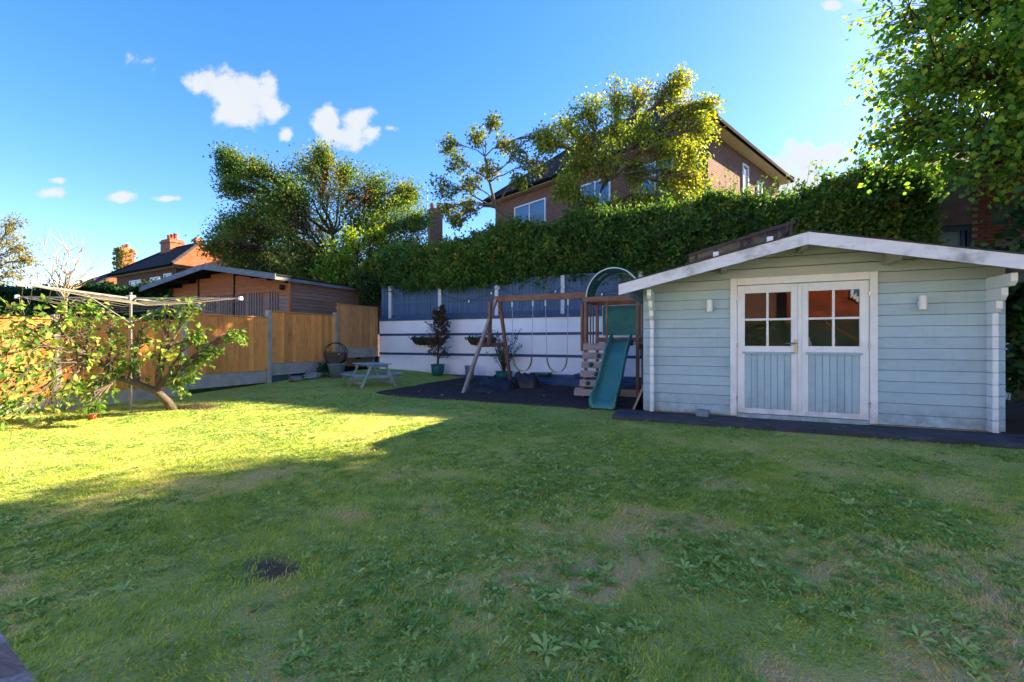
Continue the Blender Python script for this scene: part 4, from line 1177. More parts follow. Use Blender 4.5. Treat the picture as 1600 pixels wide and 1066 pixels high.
def swing(x0, x1, label, tw):
    t = thing('swing', label, 'swing', ((x0 + x1) / 2, 9.3, .5), group='belt swings under the timber beam')
    zt = 2.07; xm = (x0 + x1) / 2; h = (x1 - x0) / 2
    for s, x in ((-1, x0), (1, x1)):
        G().tube([(x, 9.3, zt), (x + tw * .1, 9.3, zt - .12), (x + .03 * s * -1, 9.3 + tw, .83)], .0065, 6).build('rope', MT['rope'], t)
        G().tube([(x, 9.3, zt - .13), (x, 9.3, zt)], .018, 8).build('rope_sleeve', MT['pale_trim'], t)
    def belt(a, b, m, n):
        vs = []; fs = []
        N = 10
        for i in range(N + 1):
            k = a + (b - a) * i / N
            ang = math.pi * k
            x = xm - (h - .03) * math.cos(ang); z = .82 - .36 * math.sin(ang) ** .8
            for y, dz in ((-.05, 0), (.05, 0), (.05, -.010), (-.05, -.010)): vs.append((x, 9.3 + tw + y, z + dz))
        for i in range(N):
            for q in range(4): fs.append((i * 4 + q, i * 4 + (q + 1) % 4, (i + 1) * 4 + (q + 1) % 4, (i + 1) * 4 + q))
        fs += [(0, 1, 2, 3), (N * 4 + 3, N * 4 + 2, N * 4 + 1, N * 4)]
        G().add(vs, fs).build(n, m, t)
    belt(0.02, .98, MT['yellow'], 'belt_seat')
swing(-4.16, -3.64, 'yellow belt swing hanging beside the A-frame legs', .0)
swing(-3.34, -2.81, 'yellow belt swing hanging nearer the climbing tower', .02)

def leaning_board():
    t = thing('leaning_board', 'dark board with pale edge leaning against the shed side', 'board', (-.9, 7.6, 0))
    G().add([(-1.13, 7.36, .03), (-1.10, 7.36, .03), (-.86, 7.36, .60), (-.89, 7.36, .60), (-1.13, 8.1, .03), (-1.10, 8.1, .03), (-.86, 8.1, .60), (-.89, 8.1, .60)],
            [(0, 1, 2, 3), (4, 7, 6, 5), (0, 3, 7, 4), (1, 5, 6, 2), (0, 4, 5, 1), (3, 2, 6, 7)]).build('panel', MT['black_sheet'], t)
    G().beam((-1.115, 7.35, .028), (-.875, 7.35, .602), .035, .02, (0, 1, 0)).build('edge_strip', MT['grey_wood'], t)
leaning_board()

# ------------------------------------------------------------------ things along the wall
def sleeper_bench():
    t = thing('navy_sleeper_step', 'low navy stacked sleepers along the foot of the white wall', 'sleepers', (-3.4, 10.9, 0))
    for i, (a, b, y0, y1, z0, z1) in enumerate(((-4.75, -1.0, 10.55, 10.76, .0, .13), (-4.7, -1.0, 10.77, 11.0, .0, .19), (-4.75, -1.0, 11.01, 11.33, .0, .25), (-3.15, -2.3, 10.9, 11.3, .255, .30))):
        G().cbox(a, b, y0, y1, z0, z1, .008).build('sleeper', MT['navy_trim'], t)
sleeper_bench()
def tray():
    t = thing('green_tray', 'small green plastic tray on the navy sleepers', 'tray', (-4.0, 10.9, .26))
    G().prism([(-4.22, .255), (-3.82, .255), (-3.78, .30), (-4.26, .30)], 'y', 10.82, 11.10).build('tray_body', MT['hold'], t)
    G().cbox(-4.28, -3.76, 10.80, 11.12, .301, .312, .003).build('tray_rim', MT['slide'], t)
tray()
def pot(name, label, x, y, r, h):
    z = float(gz(x, y)) + .02
    t = thing(name, label, 'plant pot', (x, y, z), group='glazed green pots at the foot of the wall')
    G().lathe([(0, 0), (r * .7, 0), (r * .92, h * .35), (r, h * .8), (r * .98, h * .9), (r * 1.08, h * .93), (r * 1.08, h), (r * .94, h), (r * .92, h * .86), (0, h * .86)], (x, y, z), 24).build('pot_body', MT['pot'], t, smooth=True)
    G().lathe([(0, h * .87), (r * .91, h * .865)], (x, y, z), 20).build('pot_soil', MT['soil'], t)
    return z + h * .86
P1 = (-7.28, 10.9); P2 = (-5.15, 10.95)
zp1 = pot('plant_pot', 'green glazed pot holding the brown conifer', *P1, .20, .33)
zp2 = pot('plant_pot', 'green glazed pot behind the swing legs', *P2, .23, .30)
def bucket():
    t = thing('bucket', 'upright grey blue bucket between the two green pots', 'bucket', (-6.12, 10.75, .05))
    z = float(gz(-6.12, 10.75)) + .03
    G().lathe([(0, 0), (.11, 0), (.135, .36), (.145, .37), (.145, .40), (.125, .40), (.105, .05), (0, .05)], (-6.12, 10.75, z), 20).build('bucket_body', MT['bucket'], t, smooth=True)
    G().tube([(-6.12 + .14 * math.cos(a), 10.75 - .02 - .06 * math.sin(a), z + .36 - .1 * math.sin(a)) for a in np.linspace(0, math.pi, 10)], .004, 5).build('bucket_handle', MT['steel'], t)
bucket()
def wall_planter(x0, x1, label):
    t = thing('wall_planter', label, 'planter', ((x0 + x1) / 2, 11.3, 1.0), group='hayrack planters on the white wall')
    n = 14; vs = []; fs = []
    for i in range(n + 1):
        x = x0 + (x1 - x0) * i / n; e = 1 - (2 * i / n - 1) ** 6 * .75
        for j in range(7):
            a = math.pi / 2 * j / 6
            vs.append((x, 11.35 - .24 * e * math.cos(a), 1.24 - .22 * e * math.sin(a)))
    for i in range(n):
        for j in range(6): fs.append((i * 7 + j, i * 7 + j + 1, (i + 1) * 7 + j + 1, (i + 1) * 7 + j))
    fs.append(tuple(range(7))); fs.append(tuple(n * 7 + j for j in range(7)))
    G().add(vs, fs).build('liner', MT['coco'], t, smooth=True)
    G().box(x0 + .03, x1 - .03, 11.14, 11.35, 1.19, 1.22).build('planter_soil', MT['soil'], t)
    for i in range(0, n + 1, 2):
        G().tube([(vs[i * 7 + j][0], vs[i * 7 + j][1] - .008, vs[i * 7 + j][2] - .006) for j in range(7)], .006, 5).build('wire_rib', MT['wire'], t)
    G().tube([(vs[i * 7][0], vs[i * 7][1] - .01, vs[i * 7][2]) for i in range(n + 1)], .011, 6).build('wire_rim', MT['wire'], t)
    k = 260
    pos = np.stack([rng.uniform(x0, x1, k), rng.uniform(11.10, 11.34, k), rng.uniform(1.20, 1.27, k)], 1)
    f = scatter('planter_foliage', *LEAF_Q, pos, frames(rdir(k) + [0, -.2, .4], rdir(k) + [0, 0, .8]), rng.uniform(.04, .08, k), rng.random(k), MT['f_dark'], t)
    tag(f, kind='stuff')
wall_planter(-8.5, -7.45, 'long coco lined wall planter beside the brown conifer')
wall_planter(-6.5, -5.55, 'long coco lined wall planter partly behind the swing legs')

def potted_conifer():
    x, y = P1
    t = thing('potted_conifer', 'tall browning conifer with bare lower twigs in a green pot', 'conifer', (x, y, zp1))
    g = G().tube([(x, y, zp1), (x + .02, y, zp1 + .5), (x - .01, y, zp1 + 1.0), (x + .12, y, zp1 + 1.6)], [.035, .028, .02, .008], 7)
    lp = []; ld = []
    lp2 = []; ld2 = []
    for k in range(130):
        h = rng.uniform(.18, 1.7); a = rng.uniform(0, 2 * math.pi)
        L = .5 * (1 - abs(h - .8) / 1.25) * rng.uniform(.5, 1.15)
        if h < .5: L = rng.uniform(.25, .5)
        p = Vector((x + .10 * max(0, h - 1) * .9, y, zp1 + h)); d = Vector((math.cos(a), math.sin(a) * .75, rng.uniform(.15, .9))).normalized()
        q = p + d * L
        g.tube([p, p + d * L * .5 + Vector((0, 0, .02)), q], [.008, .005, .002], 4, False)
        left = d.x < -.15 and h > .55
        for s in np.linspace(.3, 1, 12 if h > .5 else 5):
            b = p + d * L * s
            (lp2 if left else lp).append(b); (ld2 if left else ld).append(d)
    g.build('stem', MT['bark'], t)
    for P_, D_, m, nm, sz, rep in ((lp, ld, MT['f_dead'], 'brown_foliage', (.03, .07), 5), (lp2, ld2, MT['f_pot'], 'green_foliage', (.03, .055), 1)):
        P_ = np.repeat(np.array([tuple(v) for v in P_]), rep, 0); D_ = np.repeat(np.array([tuple(v) for v in D_]), rep, 0); n = len(P_)
        o = scatter(nm, *LEAF_Q, P_ + rng.normal(0, .02, (n, 3)), frames(D_ + rdir(n) * .8, rdir(n)), rng.uniform(*sz, n), rng.random(n), m, t); tag(o, kind='stuff')
potted_conifer()
def potted_shrub():
    x, y = P2
    t = thing('potted_shrub', 'sparse green shrub with thin stems behind the swing A-frame', 'shrub', (x, y, zp2))
    g = G(); lp = []; ld = []
    for k in range(34):
        a = rng.uniform(0, 2 * math.pi); sp = rng.uniform(.1, .62); h = rng.uniform(.4, 1.25)
        p = Vector((x, y, zp2)); q = Vector((x + math.cos(a) * sp, y + math.sin(a) * sp * .6, zp2 + h))
        m = p.lerp(q, .5) + Vector((0, 0, .12))
        g.tube([p, m, q], [.010, .006, .002], 4, False)
        for s in np.linspace(.35, 1, 14):
            b = (m.lerp(q, (s - .5) * 2) if s > .5 else p.lerp(m, s * 2)); lp.append(tuple(b)); ld.append(tuple((q - p).normalized()))
    g.build('stem', MT['bark'], t)
    lp = np.repeat(np.array(lp), 2, 0); ld = np.repeat(np.array(ld), 2, 0); n = len(lp)
    tag(scatter('foliage', *LEAF_Q, lp + rng.normal(0, .025, (n, 3)), frames(ld + rdir(n) * .9, rdir(n)), rng.uniform(.035, .065, n), rng.random(n), MT['f_pot'], t), kind='stuff')
potted_shrub()

def heap(name, label, cx, cy, rx, ry, h, seed):
    xs = np.linspace(-1.1, 1.1, 34); X, Y = np.meshgrid(xs, xs)
    r = np.sqrt(X ** 2 + Y ** 2)
    ang = np.arctan2(Y, X)
    lump = fbm(X * 2.6 + seed, Y * 2.6, seed, 3)
    cre = np.abs(fbm(X * 3.3 + 9, Y * 3.3 + seed, seed + 3, 3) - .5) * 2
    edge = np.clip(1.0 + .12 * np.sin(3 * ang + seed) - r, 0, 1)
    Z = h * (np.clip(edge * 3.2, 0, 1) ** .6) * (.55 + .7 * lump) * (1 - .28 * (1 - cre) ** 3)
    Z = np.where(edge <= 0, -.05, Z)
    V = np.stack([cx + X * rx, cy + Y * ry, gz(cx + X * rx, cy + Y * ry) + .02 + Z], -1).reshape(-1, 3)
    idx = np.arange(34 * 34).reshape(34, 34)
    f = np.stack([idx[:-1, :-1], idx[:-1, 1:], idx[1:, 1:], idx[1:, :-1]], -1).reshape(-1, 4)
    keep = (edge.reshape(-1)[f] > 0).any(1)
    me = mesh_np(name, V, [f[keep]], None, MT['black_sheet'], True)
    tag(link(name, me), label, 'sack', 'black sacks heaped on the play area')
heap('black_sack', 'flat black sack lying at the foot of the front swing leg', -4.65, 8.72, .42, .30, .17, 3)
heap('black_sack', 'middle black sack of the heap behind the front swing leg', -4.55, 9.45, .5, .4, .30, 5)
heap('black_sack', 'rounded black sack by the rear swing leg', -4.05, 9.95, .36, .36, .40, 9)

def picnic_table():
    t = thing('picnic_table', 'small grey blue childrens picnic table on the lawn', 'picnic table', (-7.35, 8.2, 0), R(-24))
    z0 = float(gz(-7.35, 8.2)) + .0
    t.location.z = z0
    M_ = MT['table_paint']
    for k in range(4):
        y = -.21 + k * .14
        G().cbox(-.48, .48, y - .064, y + .064, .515, .54, .004).build('table_board', M_, t, world=False)
    for s in (-1, 1):
        G().cbox(-.48, .48, s * .49 - .09, s * .49 + .09, .275, .30, .004).build('bench_seat', M_, t, world=False)
        for u in (-1, 1):
            G().beam((u * .36, s * .42, 0), (u * .36, s * .17, .514), .03, .07, (1, 0, 0)).build('leg', M_, t, world=False)
    for u in (-1, 1):
        G().box(u * .36 - .034, u * .36 - .016, -.56, .56, .21, .274).build('seat_bearer', M_, t, world=False)
        G().box(u * .36 - .034, u * .36 - .016, -.25, .25, .45, .514).build('top_bearer', M_, t, world=False)
    for s in (-1, 1): G().box(-.34, .34, s * .33 - .012, s * .33 + .012, .06, .13).build('stretcher', M_, t, world=False)
picnic_table()
def tub_and_guard():
    x, y = -9.05, 8.75; z = float(gz(x, y))
    t = thing('grey_tub', 'tapered grey tub in the fence corner behind the picnic table', 'tub', (x, y, z))
    G().lathe([(0, 0), (.17, 0), (.22, .34), (.235, .35), (.235, .38), (.205, .38), (.16, .05), (0, .05)], (x, y, z), 22).build('tub_body', MT['bucket'], t, smooth=True)
    u = thing('round_guard', 'round black wire hoop with dark disc standing on the grey tub', 'guard', (x, y, z + .38))
    cz = z + .38 + .26; r = .29
    d = (RT * 1.0).normalized()
    ring = lambda rr, off=0: [(x + d.x * rr * math.cos(a) - FW.x * off, y + d.y * rr * math.cos(a) - FW.y * off, cz + rr * math.sin(a)) for a in np.linspace(0, 2 * math.pi, 33)]
    G().tube(ring(r), .014, 6).build('hoop', MT['black_plastic'], u)
    G().tube(ring(r * .97, .14), .010, 6).build('hoop', MT['black_plastic'], u)
    for a in np.linspace(.25, math.pi - .25, 9):
        G().tube([(x + d.x * r * math.cos(a), y + d.y * r * math.cos(a), cz + r * math.sin(a)), (x + d.x * r * math.cos(a) * .3, y + d.y * r * math.cos(a) * .3, cz + .02)], .003, 4).build('wire', MT['black_wire'], u)
    # lower dark disc
    pts = [(r * .97 * math.cos(a), r * .97 * math.sin(a)) for a in np.linspace(math.pi * .96, 2.04 * math.pi, 22)]
    vs = [(x + d.x * p[0] - FW.x * .03, y + d.y * p[0] - FW.y * .03, cz + p[1]) for p in pts] + [(x + d.x * p[0] - FW.x * .10, y + d.y * p[0] - FW.y * .10, cz + p[1] * .97) for p in pts]
    n = len(pts)
    G().add(vs, [tuple(range(n)), tuple(range(2 * n - 1, n - 1, -1))] + [(i, i + n, (i + 1) % n + n, (i + 1) % n) for i in range(n)]).build('lower_disc', MT['black_sheet'], u)
    G().lathe([(0, 0), (.035, 0), (.035, .02), (0, .03)], (x + d.x * .12 - FW.x * .12, y + d.y * .12 - FW.y * .12, cz - .02), 10).build('hub', MT['steel'], u)
tub_and_guard()
def rocks():
    spec = [(-9.55, 7.9, .20, .10, 'flat pale stone at the fence foot nearest the middle concrete post'), (-9.45, 8.35, .24, .13, 'largest pale stone at the fence foot'),
            (-9.5, 8.75, .17, .10, 'small pale stone at the fence foot next to the grey tub')]
    for k, (x, y, r, h, lb) in enumerate(spec):
        vs = []; fs = []; n = 10; m = 5
        for j in range(m + 1):
            ph = math.pi * j / m
            for i in range(n):
                a = 2 * math.pi * i / n; q = 1 + .25 * math.sin(a * 2 + k * 2 + j) + .12 * math.sin(a * 5 + k)
                vs.append((x + r * math.sin(ph) * math.cos(a) * q * .8, y + r * math.sin(ph) * math.sin(a) * q * 1.2, float(gz(x, y)) + h * .55 - h * math.cos(ph) * .8))
        for j in range(m):
            for i in range(n): fs.append((j * n + i, j * n + (i + 1) % n, (j + 1) * n + (i + 1) % n, (j + 1) * n + i))
        tag(G().add(vs, fs).build('rock', MT['stone'], smooth=False), lb, 'rock', 'stones at the fence foot')
rocks()
def corner_plants():
    def tuft(name, label, c, r, h, n, m, ls):
        t = thing(name, label, 'plant', c)
        p = rdir(n) * np.array([r, r, h]) * (rng.random((n, 1)) ** .4); p[:, 2] = np.abs(p[:, 2])
        tag(scatter('foliage', *LEAF_Q, p + np.array(c), frames(rdir(n) + [0, 0, .5], rdir(n) + [0, 0, .6]), rng.uniform(*ls, n), rng.random(n), m, t), kind='stuff')
        g = G()
        for k in range(8):
            q = p[k * 7 % n]; g.tube([c, tuple(np.array(c) + q)], [.008, .003], 4, False)
        g.build('stem', MT['bark'], t)
    tuft('dark_shrub', 'low dark shrub beside the grey tub at the fence', (-9.5, 8.85, .2), .32, .42, 700, MT['f_dark'], (.04, .08))
corner_plants()

# ------------------------------------------------------------------ rotary washing line
def airer():
    x, y = -8.75, 4.05; hz = 1.86
    t = thing('rotary_washing_line', 'grey metal rotary washing line standing behind the fruit tree', 'washing line', (x, y, 0))
    G().tube([(x, y, -.05), (x, y, hz + .10)], .019, 10).build('pole', MT['airer'], t)
    G().cbox(x - .06, x + .06, y - .05, y + .05, hz - .06, hz + .05, .01).build('hub', MT['airer'], t)
    dirs = [Vector((.88, .475, 0)), Vector((.475, -.88, 0)), Vector((-.88, -.475, 0)), Vector((-.475, .88, 0))]
    L_ = 1.75
    for k, d in enumerate(dirs):
        a = thing_part('arm', t)
        q = Vector((x, y, hz)) + d * L_ + Vector((0, 0, .01))
        G().beam((x, y, hz), q, .020, .026).build('arm_tube', MT['airer'], a)
        G().cbox(q.x - .025, q.x + .025, q.y - .025, q.y + .025, q.z - .03, q.z + .03, .004).build('end_cap', MT['white_plastic'], a)
        G().tube([(x, y, hz - .42), tuple(Vector((x, y, hz - .02)) + d * .85)], .010, 6).build('strut', MT['airer'], a)
    G().tube([(x, y, hz - .47), (x, y, hz - .37)], .042, 10).build('collar', MT['airer'], t)
    for r in (.6, .85, 1.1, 1.35, 1.6, 1.72):
        for k in range(4):
            a = Vector((x, y, hz + .01 * r / L_)) + dirs[k] * r; b = Vector((x, y, hz + .01 * r / L_)) + dirs[(k + 1) % 4] * r
            m = a.lerp(b, .5) - Vector((0, 0, .04 + .09 * r))
            G().tube([a, a.lerp(m, .55) - Vector((0, 0, .012 * r)), m, b.lerp(m, .55) - Vector((0, 0, .012 * r)), b], .0035, 4).build('line', MT['cord'], t)
airer()

# ------------------------------------------------------------------ plants
def bez(p, q, sag, n=6, wob=.0):
    p = Vector(p); q = Vector(q); o = []
    for i in range(n + 1):
        s = i / n
        v = p.lerp(q, s) + Vector((0, 0, sag * 4 * s * (1 - s)))
        if 0 < i < n: v += Vector(rng.normal(0, wob, 3))
        o.append(v)
    return o
def tree(name, label, base, trunk, tr, clumps, twigs, lpt, leaf, lsize, fol, bark, cat='tree', group=None, droop=0.0, nbig=0, aspect=1.0, up=.5, jit=.05, thin=1.0, side=None, squash=1.0):
    """trunk: list of points; clumps: (centre, radius, trunk point index)"""
    t = thing(name, label, cat, base, group=group)
    nT = len(trunk)
    G().tube(trunk, [tr * (1 - .6 * i / max(1, nT - 1)) for i in range(nT)], 10).build('trunk', bark, t, smooth=True)
    g = G(); LP = []; LD = []
    for c, r, ti in clumps:
        c = Vector(c); st = Vector(trunk[ti])
        L = (c - st).length
        br = bez(st, c, .10 * L, 6, .035 * L)
        r0 = min(tr * (1 - .6 * ti / max(1, nT - 1)) * .62, .02 + .02 * L)
        g.tube(br, [max(.006, r0 * (1 - .82 * i / 6)) for i in range(7)], 6, False)
        for k in range(twigs):
            s = rng.uniform(.45, 1.0); i = min(5, int(s * 6)); p = br[i].lerp(br[i + 1], s * 6 - i)
            d = Vector(rdir(1)[0]); d.z *= squash
            q = c + d * r * (rng.random() ** .45)
            m = p.lerp(q, .5) + Vector(rng.normal(0, .06 * r, 3)) + Vector((0, 0, .06 * r))
            q = q + Vector((0, 0, -droop * r))
            g.tube([p, m, q], [.012 * thin, .008 * thin, .003], 4, False)
            dq = (q - m).normalized()
            for s2 in np.linspace(.15, 1.05, lpt):
                b = m.lerp(q, s2) if s2 > .0 else p
                LP.append(tuple(b)); LD.append(tuple(dq))
    g.build('branches', bark, t)
    LP = np.array(LP); LD = np.array(LD); n = len(LP)
    LP = LP + rng.normal(0, jit, (n, 3))
    ax = LD * .6 + rdir(n) * .9 + np.array([0, 0, -droop - .15])
    nn = rdir(n) * .9 + np.array([0, 0, up])
    F = frames(ax, nn); S = rng.uniform(lsize[0], lsize[1], n); T = rng.random(n) * .9
    sc3 = np.stack([S * aspect, S, S], 1)
    order = np.arange(n)
    if nbig:
        # the leaves that show largest: nearest the lawn side, inside the view
        rel = LP - np.array([0, 0, EYE]); D = rel @ np.array(FW); Xc = rel @ np.array(RT)
        pxl = 800 + 684 * Xc / np.maximum(D, .1); pyl = 533 - 684 * rel[:, 2] / np.maximum(D, .1)
        vis = (pxl > 0) & (pxl < 1600) & (pyl > 0) & (pyl < 1066)
        key = np.where(vis, S / np.maximum(D, .1), 0); order = np.argsort(-key)
        meshes = []
        for k in range(5):
            me = mesh_np('leaf', np.array(leaf[0], float), [np.array([f]) for f in leaf[1]], np.full(len(leaf[0]), .1 + .2 * k), fol); meshes.append(me)
        off = np.array(base)
        for j, i in enumerate(order[:nbig]):
            o = bpy.data.objects.new('leaf', meshes[j % 5]); COL.objects.link(o); o.parent = t
            M4 = np.eye(4); M4[:3, :3] = F[i] * sc3[i][None, :]; M4[:3, 3] = LP[i] - off
            o.matrix_basis = Matrix(M4.tolist())
        order = order[nbig:]
    f = scatter('crown', *leaf, LP[order], F[order], sc3[order], T[order], fol, t); tag(f, kind='stuff')
    return t

# hawthorn with berries, behind the cabin
def hawthorn():
    D = 20.0
    P = lambda px, py, d=D: tuple(c2w(px, d) + Vector((0, 0, EYE + (533 - py) / 684.0 * d)))
    b = c2w(520, 20.0); base = (b.x, b.y, .12)
    tk = [base, (b.x + .1, b.y, 2.0), (b.x - .1, b.y + .1, 4.2), (b.x, b.y, 6.0)]
    cl = []
    for px, py, r in ((420, 330, 1.5), (395, 375, 1.35), (375, 400, 1.1), (440, 285, 1.0), (395, 262, .6), (430, 312, 1.0), (400, 322, .9), (458, 305, 1.0), (385, 348, .9), (480, 262, 1.0), (500, 300, 1.5), (555, 300, 1.4), (600, 320, 1.3), (635, 345, 1.2), (560, 345, 1.6), (500, 360, 1.7), (455, 385, 1.5), (620, 375, 1.3), (545, 395, 1.5), (655, 390, .9), (420, 415, 1.2), (500, 415, 1.3), (590, 290, .9), (640, 305, .8), (365, 350, .8), (350, 395, .8), (372, 425, .9), (405, 432, 1.0), (345, 365, .7), (415, 360, 1.0), (455, 340, 1.1), (475, 425, 1.1), (600, 350, 1.0)):
        cl.append((P(px, py, D + rng.uniform(-1.2, 1.6)), r, 1 if py > 370 else 2 if py > 300 else 3))
    for px, py in ((352, 244), (505, 240), (640, 300), (330, 385), (356, 292), (352, 268), (540, 268), (660, 345)):
        cl.append((P(px, py, D + rng.uniform(-.6, .6)), .42, 3 if py < 300 else 2))
    t = tree('hawthorn_tree', 'broad spreading tree with small leaves and red berries behind the cabin', base, tk, .2, cl, 72, 24, LEAF_Q, (.08, .14), MT['f_haw'], MT['bark'], jit=.19, thin=1.0)
    k = 190
    cs = [P(px, py, D - .9) for px, py in ((508, 300), (520, 285), (555, 308), (535, 312), (575, 305), (560, 318), (500, 290))]
    pos = np.array([cs[i % len(cs)] for i in range(k)]) + rng.normal(0, .24, (k, 3))
    tag(scatter('berries', *LEAF_Q, pos, frames(rdir(k), rdir(k)), rng.uniform(.07, .12, k), rng.random(k), MT['f_berry'], t), kind='stuff')
hawthorn()

def mid_trees():
    D = 13.3
    P = lambda px, py, d=D: tuple(c2w(px, d) + Vector((0, 0, EYE + (533 - py) / 684.0 * d)))
    b = c2w(918, D); base = (b.x, b.y, 1.8)
    tk = [base, P(915, 385), P(925, 330), P(945, 285), P(975, 250)]
    cl = []
    for px, py, r in ((880, 195, .55), (915, 170, .6), (960, 150, .65), (1005, 145, .6), (1050, 140, .55), (1085, 165, .55), (1100, 195, .45), (1060, 190, .6), (1010, 195, .65), (960, 200, .65), (915, 215, .6), (900, 255, .6), (945, 250, .6), (1045, 240, .65), (1085, 240, .55), (1090, 285, .45), (1050, 285, .55), (1010, 315, .5), (965, 325, .5), (1045, 325, .5), (915, 320, .45), (885, 290, .5), (1000, 265, .5), (1075, 315, .42), (850, 215, .4), (1110, 165, .3), (1065, 120, .35)):
        ti = 4 if (py < 250 and px > 940) else 3 if py < 290 else 2
        cl.append((P(px, py, D + rng.uniform(-.6, .75)), r, ti))
    tree('yellow_tree', 'multi stemmed tree with yellow green leaves in front of the brick house', base, tk, .12, cl, 50, 17, LEAF_Q, (.07, .125), MT['f_yellow'], MT['bark_grey'], jit=.11, droop=.25)
    b = c2w(835, D); base = (b.x, b.y, 1.8)
    tk = [base, P(825, 390), P(812, 352), P(775, 325), P(765, 285), P(758, 245)]
    cl = []
    for px, py, r in ((690, 290, .42), (715, 250, .45), (700, 225, .35), (745, 215, .4), (770, 190, .28), (790, 225, .42), (735, 285, .4), (765, 265, .42), (815, 235, .42), (840, 255, .4), (695, 325, .3), (730, 320, .32), (810, 280, .32), (850, 215, .36), (712, 345, .22)):
        cl.append((P(px, py, D + rng.uniform(-.5, .5)), r, 3 if py > 270 else 5 if py < 230 else 4))
    tree('slender_tree', 'thin sparse tree with airy crown showing sky in front of the roof', base, tk, .075, cl, 30, 13, LEAF_Q, (.065, .12), MT['f_thin'], MT['bark_grey'], jit=.06, droop=.2, thin=.7)
mid_trees()

def right_tree():
    base = (5.7, 10.6, 1.0)
    tk = [base, (5.7, 10.6, 2.6), (5.6, 10.5, 4.4), (5.4, 10.4, 6.2)]
    cl = []
    rs = np.random.default_rng(5)
    spec = [(3.05, 9.7, 6.6), (3.3, 9.2, 5.6), (3.15, 9.7, 4.9), (3.7, 9.0, 4.3), (3.5, 9.3, 7.6), (4.2, 8.6, 6.7), (4.4, 8.4, 5.5), (4.7, 8.5, 4.5), (5.4, 8.3, 6.2), (5.6, 8.2, 5.0), 
            (4.3, 8.9, 8.1), (5.4, 8.5, 7.6), (6.4, 8.4, 5.6), (6.4, 8.6, 6.9), (6.3, 8.7, 4.3), (3.5, 10.5, 6.2), (3.6, 10.5, 5.0), (4.4, 10.5, 7.4), (5.0, 10.0, 5.6), (7.3, 9.3, 5.0), (7.4, 9.3, 6.6), (6.5, 10.5, 7.8), (7.6, 10.8, 6.0), (5.5, 10.2, 8.6), (4.6, 9.8, 9.0), (3.6, 9.8, 8.4), (6.8, 11.4, 4.6), (5.2, 11.5, 6.6), (8.6, 9.6, 5.8), (8.4, 10.8, 7.2), (9.3, 10.4, 6.3), (6.4, 9.6, 3.7), (9.5, 10.0, 5.0), (10.3, 10.6, 6.6), (10.6, 10.2, 5.4), (9.2, 11.0, 8.2), (7.4, 10.4, 8.9), (8.4, 9.4, 7.0), (11.4, 10.6, 6.0), (7.6, 10.0, 7.6), (5.9, 10.8, 9.6), (4.6, 10.8, 8.4), (5.6, 11.2, 7.6), (4.3, 11.0, 6.6), (3.9, 10.0, 7.2), (5.6, 10.0, 5.8), (5.0, 10.2, 6.5), (4.6, 9.6, 5.2), (6.2, 9.8, 6.4), (5.9, 10.2, 5.0), (4.9, 9.4, 6.2), (6.8, 9.9, 5.4), (7.0, 10.2, 6.9), (6.5, 11.6, 6.8), (7.3, 12, 7.2), (5.8, 11.8, 6.3), (6.9, 11.2, 6.0), (8, 11.6, 7.8), (5.6, 11.4, 5.4), (7.6, 10, 6.05), (7.95, 10.4, 6.4), (4.7, 9.4, 4.0), (5.5, 9.0, 4.05), (5.9, 9.3, 4.6)]  # right-hand and gap-filling clumps added to keep sun off the lawn
    for x, y, z in spec: cl.append(((x, y, z), rs.uniform(.75, 1.0), 3 if z > 6.5 else 2 if z > 4.6 else 1))
    tree('maple_tree', 'large leafy green tree overhanging the right side of the shed', base, tk, .24, cl, 64, 15, LEAF_O, (.06, .115), MT['f_right'], MT['bark'], nbig=300, jit=.10, up=.7, droop=.2, aspect=1.25)
right_tree()

def fruit_tree():
    base = (-8.12, 4.55, 0.02)
    D0 = 7.35
    P = lambda px, py, d: tuple(c2w(px, d) + Vector((0, 0, EYE + (533 - py) / 684.0 * d)))
    tk = [P(270, 641, 7.35), P(262, 628, 7.3), P(245, 612, 7.15), P(215, 600, 7.0), P(180, 588, 6.8), P(150, 560, 6.6)]
    cl = []
    for px, py, d, r, ti in ((215, 520, 7.0, .40, 3), (260, 490, 7.2, .32, 2), (300, 480, 7.3, .24, 2), (255, 545, 7.0, .42, 2), (300, 560, 7.2, .32, 2), (330, 545, 7.3, .22, 2), (372, 522, 7.4, .17, 2), (165, 500, 6.7, .42, 4), (120, 520, 6.4, .45, 5), (170, 560, 6.6, .42, 4), (110, 575, 6.3, .42, 5), (60, 510, 6.0, .45, 5), (25, 540, 5.7, .45, 5), (60, 580, 5.9, .42, 5), (10, 600, 5.5, .4, 5), (90, 620, 6.0, .34, 5), (35, 640, 5.6, .32, 5), (150, 605, 6.4, .30, 4), (200, 570, 6.9, .34, 3), (140, 480, 6.7, .26, 5), (90, 490, 6.2, .3, 5), (310, 520, 7.2, .2, 2), (-30, 560, 5.3, .45, 5), (-40, 620, 5.2, .4, 5), (15, 500, 5.8, .3, 5), (285, 600, 7.1, .18, 2), (140, 640, 5.95, .12, 4)):
        cl.append((P(px, py, d), r, ti))
    t = tree('fruit_tree', 'low leaning fruit tree with broad sunlit leaves in front of the timber fence', base, tk, .075, cl, 15, 8, LEAF_O, (.05, .115), MT['f_fruit'], MT['bark_grey'], nbig=300, jit=.03, aspect=.8, up=.8, droop=.15, thin=.6)
    for px, py, d in ((145, 651, 5.9), (5, 527, 5.6)):
        p = P(px, py, d)
        f = G().lathe([(0, -.04), (.028, -.034), (.042, -.008), (.040, .015), (.022, .034), (.006, .03), (0, .028)], p, 14).build('fruit', MT['fruit'], t, smooth=True)
        G().tube([(p[0], p[1], p[2] + .028), (p[0] + .01, p[1], p[2] + .09)], .004, 5).build('stalk', MT['bark'], t)
fruit_tree()

